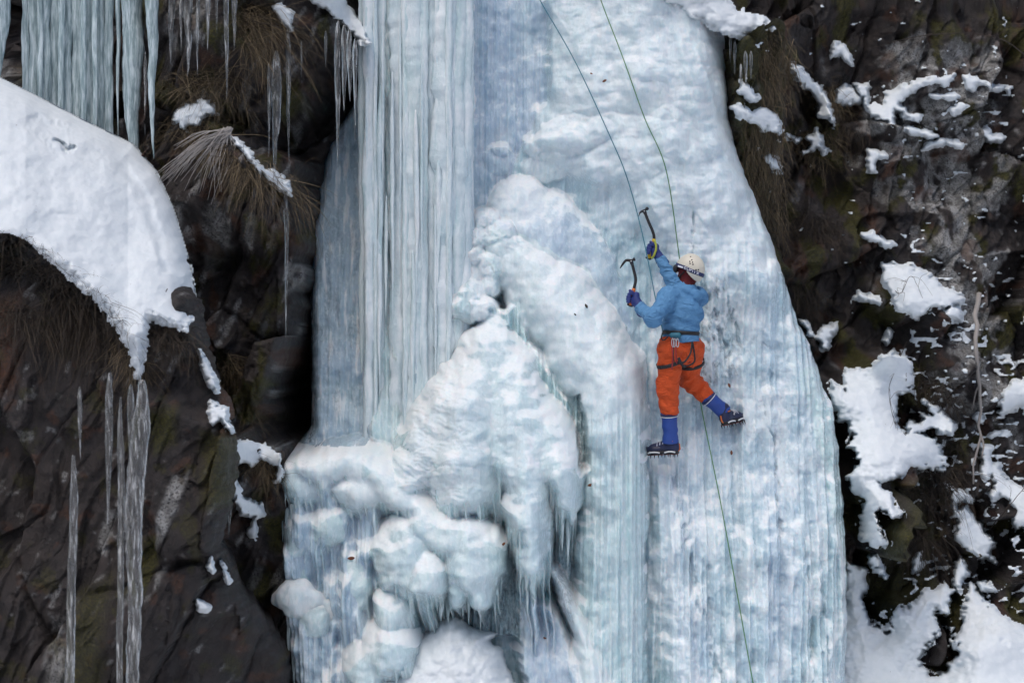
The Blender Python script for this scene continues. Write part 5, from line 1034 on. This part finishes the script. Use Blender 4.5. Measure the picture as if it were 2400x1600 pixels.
# --- ice axes (held, so things of their own) and gloves around their grips
def axe(label, pts, head, pick, hammer, grip_cols, cat='ice axe'):
    p = resample([P(*q) for q in pts], 26); root = empty('ice_axe', p[0], label, cat)
    n = 26; a = int(n * .46)
    mesh_obj('shaft', *tube(p[a - 1:], .0125, 10, flat=.65), M['black'], root); g = mesh_obj('grip', *tube(p[:a], np.interp(np.arange(a), [0, 2, 5, a - 1], [.014, .020, .0165, .0155]), 10, flat=.75), M[grip_cols[0]], root)
    mesh_obj('grip_panel', *tube(p[2:a - 2] + (p[a] - p[0])[None] * .0 + np.array([.006, -.008, 0]), .0095, 8, flat=.6), M[grip_cols[1]], g)
    mesh_obj('hand_stop', *tube(resample([p[0] + np.array([.02, 0, -.004]), p[0], p[0] + np.array([-.028, .01, .012])], 7), [.006, .009, .011, .011, .01, .009, .006], 8), M['black'], root)
    H, Pk, Hm = P(*head), [P(*q) for q in pick], P(*hammer)
    hd = mesh_obj('head', *tube(resample([p[-1], H], 5), [.014, .015, .016, .015, .011], 8, flat=.7), M['steel'], root)
    mesh_obj('pick', *tube(resample([H] + Pk, 9), np.array([.014, .013, .012, .0115, .011, .0105, .0095, .007, .003]), 8, flat=.45), M['black'], root)
    mesh_obj('hammer', *tube(resample([H, (H + Hm) / 2, Hm], 5), [.012, .010, .010, .015, .015], 8), M['black'], root)
    mesh_obj('rivet', *tube(np.array([H + [0, -.013, -.004], H + [0, -.018, -.004]]), .006, 8), M['alloy'], hd)
    return p
axu = axe('ice axe with yellow grip held highest by the outstretched arm', [(1521, 606, 13.75), (1527, 582, 13.75), (1533, 560, 13.75), (1530, 543, 13.75), (1521, 522, 13.76), (1513, 502, 13.77)], (1510, 494, 13.77), [(1503, 496, 13.82), (1499, 500, 13.87), (1497, 507, 13.92)], (1518, 488, 13.74), ('yellow', 'black'))
axl = axe('lower ice axe with orange grip and its pick pointing away from the rope', [(1478, 716, 13.30), (1481, 700, 13.30), (1486, 676, 13.31), (1490, 656, 13.32), (1486, 636, 13.33), (1482, 620, 13.33)], (1479, 611, 13.33), [(1468, 610, 13.35), (1461, 617, 13.36), (1453, 629, 13.37)], (1488, 607, 13.32), ('orange', 'red'))
def glove(wrist, ap, up_i, seed, out):
    """hand closed round the axe grip: palm, four curled fingers, thumb, gauntlet cuff; ap = grip path, out = direction from grip to palm"""
    g0, g1 = ap[1], ap[up_i]; ax = (g1 - g0) / np.linalg.norm(g1 - g0); c = (g0 + g1) / 2; out = out - ax * (out @ ax); out /= np.linalg.norm(out); sd = np.cross(ax, out)
    palm = c + out * .030; caps = [(palm - ax * .032, palm + ax * .034, .030, .028), (palm + out * .004, wrist, .034, .042), (wrist, wrist + (wrist - palm) * .35, .044, .052)]
    fing = []
    for i, (t, l) in enumerate(zip((.034, .012, -.010, -.031), (1.0, 1.08, 1.03, .86))):
        k = [c + ax * t + out * .026 + sd * .018, c + ax * t - out * .004 + sd * .032 * l, c + ax * (t - .002) - out * .030 * l + sd * .016, c + ax * (t - .004) - out * .032 * l - sd * .012, c + ax * (t - .004) - out * .010 - sd * .026]
        fing += [(a, b, .0135, .0125) for a, b in zip(k[:-1], k[1:])]
    th = [palm + ax * .02 - sd * .016, c + ax * .046 - sd * .034 + out * .006, c + ax * .058 - sd * .020 - out * .022]; fing += [(a, b, .0145, .013) for a, b in zip(th[:-1], th[1:])]
    def fn(p):
        d = U([rcone(p, *q) for q in caps], .018); f = np.full(d.shape, 9.)
        for q in fing: f = np.minimum(f, rcone(p, *q))
        return smin(d, f, .006) + wr(p, 30, .0022, seed)
    o = sdf_obj('glove', fn, *box_of(c, wrist, palm, wrist + (wrist - palm) * .35, r=.09), .0058, M['glove'], man)
    n = (wrist - palm) / np.linalg.norm(wrist - palm); s1 = np.cross(n, [0, 0, 1.]); s1 /= np.linalg.norm(s1); s2 = np.cross(n, s1); cc = wrist + n * .004
    mesh_obj('wrist_strap', *tube(np.array([cc + (s1 * math.cos(t) + s2 * math.sin(t)) * .046 for t in np.linspace(0, 2 * np.pi, 20)]), .006, 6), M['black'], o)
glove(Rwr, axu, 8, 61, Rwr - (axu[1] + axu[8]) / 2); glove(Lwr, axl, 8, 67, Lwr - (axl[1] + axl[8]) / 2)
# lime loop on the upper grip
mesh_obj('leash_loop', *tube(resample([P(1534, 562, 13.71), P(1538, 580, 13.70), P(1533, 598, 13.70), P(1527, 606, 13.72)], 12), .0095, 6, flat=.4), M['lime'], bpy.data.objects['ice_axe'])
# --- helmet
def hl_(a, b, c): return hed + hf * a + hl * b + hu * c
def helmet(p):
    q = p - hed; a, b, c = q @ hf, q @ hl, q @ hu
    o = (np.sqrt((a / .128) ** 2 + (b / .106) ** 2 + ((c - .01) / .128) ** 2) - 1) * .11; i = o + .010
    rim = .012 + np.where(a < 0, .75 * a * (-a / .12) ** .4, .10 * a)      # dips at the back of the head
    cut = rim - c + .012 * np.exp(-((a + .01) / .03) ** 2)
    lip = np.maximum(np.abs(o + .004) - .007, np.abs(cut + .004) - .006)
    rid = .004 * np.exp(-(b / .012) ** 2) * (c > .06)
    return np.minimum(np.maximum(np.maximum(o - rid, -i), cut), lip)
he = sdf_obj('helmet', helmet, *box_of(hed, r=.15), .0048, M['helmet'], man)
def on_h(a_deg, e_deg, g=1.0):
    """point on the helmet: azimuth from the face toward the wearer's left, elevation"""
    a, e = R(a_deg), R(e_deg); return hl_(.128 * g * math.cos(a) * math.cos(e), .106 * g * math.sin(a) * math.cos(e), .01 + .128 * g * math.sin(e))
for a, e in ((112, 44), (106, 35), (119, 35), (110, 27), (123, 27), (150, 12), (140, 10), (95, 58)):
    c = on_h(a, e, 1.0); n = c - hed; n /= np.linalg.norm(n); mesh_obj('vent_hole', *tube(np.array([c - n * .006, c + n * .0022]), .0062, 10), M['black'], he)
# goggle strap with white print, goggles at the front
az = np.linspace(20, 205, 60); el = np.interp(az, [20, 90, 150, 205], [5, 8, 0, -8])
top = np.array([on_h(a, e + 5.5, 1.035) for a, e in zip(az, el)]); bot = np.array([on_h(a, e - 8, 1.035) for a, e in zip(az, el)]); n = len(az)
gs = mesh_obj('goggle_strap', np.concatenate([bot, top]), [[i, i + 1, n + i + 1, n + i] for i in range(n - 1)], M['navy'], he); gs.modifiers.new('s', 'SOLIDIFY').thickness = .003
# print on the strap: letters built from strokes on the strap's own surface
GL = {'s': [[(1, .85), (.5, 1), (.05, .8), (.5, .5), (.95, .25), (.5, 0), (0, .15)]], 'c': [[(1, .85), (.5, 1), (0, .5), (.5, 0), (1, .15)]], 'u': [[(0, 1), (0, .2), (.5, 0), (1, .2), (1, 1)]], 'n': [[(0, 0), (0, 1)], [(0, .75), (.5, 1), (1, .75), (1, 0)]], 'i': [[(.5, 0), (.5, 1)]], 'x': [[(0, 0), (1, 1)], [(0, 1), (1, 0)]], 'e': [[(0, .5), (1, .5), (.85, .95), (.4, 1), (0, .5), (.4, 0), (1, .12)]]}
a0 = 92; lp = []
for ch in 'eunix':
    for st in GL[ch]:
        p = [on_h(a0 + 9.5 * x, np.interp(a0 + 9.5 * x, [20, 90, 150, 205], [5, 8, 0, -8]) - 5 + 8 * y, 1.055) for x, y in st]; lp.append(tube(np.array(p), .0030, 5))
    a0 += 13
mesh_obj('lettering', *join(lp), M['print'], gs)
wh = np.concatenate([np.array([on_h(a, np.interp(a, [20, 90], [5, 8]) - 3 + 3 * s, 1.052) for a in np.linspace(62, 88, 8)]) for s in (-1, 1)]); mesh_obj('white_flash', wh, [[i, i + 1, 9 + i, 8 + i] for i in range(7)], M['print'], gs)
gg = np.array([on_h(a, -6, 1.02) for a in np.linspace(-55, 55, 17)]) + hu * 0 - hu * .012
mesh_obj('goggles', *tube(gg, .03, 10, flat=.6), M['black'], he)
mesh_obj('chin_strap', *tube(resample([on_h(95, -10, .95), hl_(.03, .075, -.06), hl_(.055, .03, -.125)], 10), .006, 6, flat=.4), M['black'], he)
# --- harness
ha = None
def band(nm, c, nrm, ra, rb, w, mt, par, a0=0, a1=360, ax1=None, th=.006):
    nrm = nrm / np.linalg.norm(nrm); s1 = ax1 - nrm * (ax1 @ nrm); s1 /= np.linalg.norm(s1); s2 = np.cross(nrm, s1); an = np.radians(np.linspace(a0, a1, 41)); n = 41
    rr = np.array([c + s1 * math.cos(t) * ra + s2 * math.sin(t) * rb for t in an]); o = mesh_obj(nm, np.concatenate([rr - nrm * w, rr + nrm * w]), [[i, i + 1, n + i + 1, n + i] for i in range(n - 1)], M[mt], par)
    md = o.modifiers.new('s', 'SOLIDIFY'); md.thickness = th; md.offset = 1; return o
hn = band('harness', wst, np.array([.05, 0, 1.]), .146, .146, .015, 'black', man, ax1=lf)
band('belt_edge', wst + np.array([0, 0, .004]), np.array([.05, 0, 1.]), .1535, .1535, .003, 'grass_dark', hn, ax1=lf, th=.002)
band('leg_loop', (Lhp * .68 + Lkn * .32), (Lkn - Lhp) + np.array([.12, 0, 0]), .113, .113, .015, 'black', hn, ax1=lf)
band('leg_loop', (Rhp * .62 + Rkn * .38), (Rkn - Rhp) * .6 + np.array([.03, 0, -.12]), .112, .112, .015, 'black', hn, ax1=lf)
S = lambda l, r, mt, nm='strap', fl=.35: mesh_obj(nm, *tube(resample([P(*q) for q in l], 16), r, 7, flat=fl), M[mt], hn)
S([(1624, 784, 13.20), (1622, 802, 13.16), (1618, 828, 13.13), (1604, 848, 13.12), (1592, 848, 13.11)], .0075, 'black')
S([(1623, 800, 13.17), (1627, 825, 13.19), (1628, 846, 13.20), (1615, 856, 13.17), (1598, 857, 13.13)], .0075, 'black')
S([(1590, 838, 13.09), (1597, 852, 13.10), (1606, 860, 13.13)], .013, 'black')
S([(1577, 788, 13.12), (1575, 812, 13.08), (1577, 835, 13.07), (1575, 866, 13.10)], .006, 'red', 'sling'); S([(1583, 790, 13.12), (1584, 820, 13.07), (1586, 852, 13.08)], .005, 'red', 'sling'); S([(1579, 790, 13.12), (1579, 830, 13.06), (1580, 850, 13.08)], .004, 'black', 'sling')
for x in (1577, 1581.5, 1588):
    c = P(x, 803, 13.085); an = np.linspace(0, 2 * np.pi, 22); mesh_obj('carabiner', *tube(np.array([c + [math.cos(t) * .010, math.sin(t) * .004, math.sin(t) * .034] for t in an]), .0036, 6), M['alloy'], hn)
def pouch(p): return rcone(p, P(1576, 786, 13.13), P(1590, 786, 13.12), .024, .024) + wr(p, 20, .003, 77)
sdf_obj('gear_pouch', pouch, *box_of(P(1576, 786, 13.13), P(1590, 786, 13.12), r=.05), .006, M['teal'], hn)
mesh_obj('gear_loop', *tube(resample([P(1553, 780, 13.2), P(1550, 792, 13.16), P(1556, 797, 13.14), P(1566, 789, 13.13)], 12), .0055, 6), M['black'], hn)
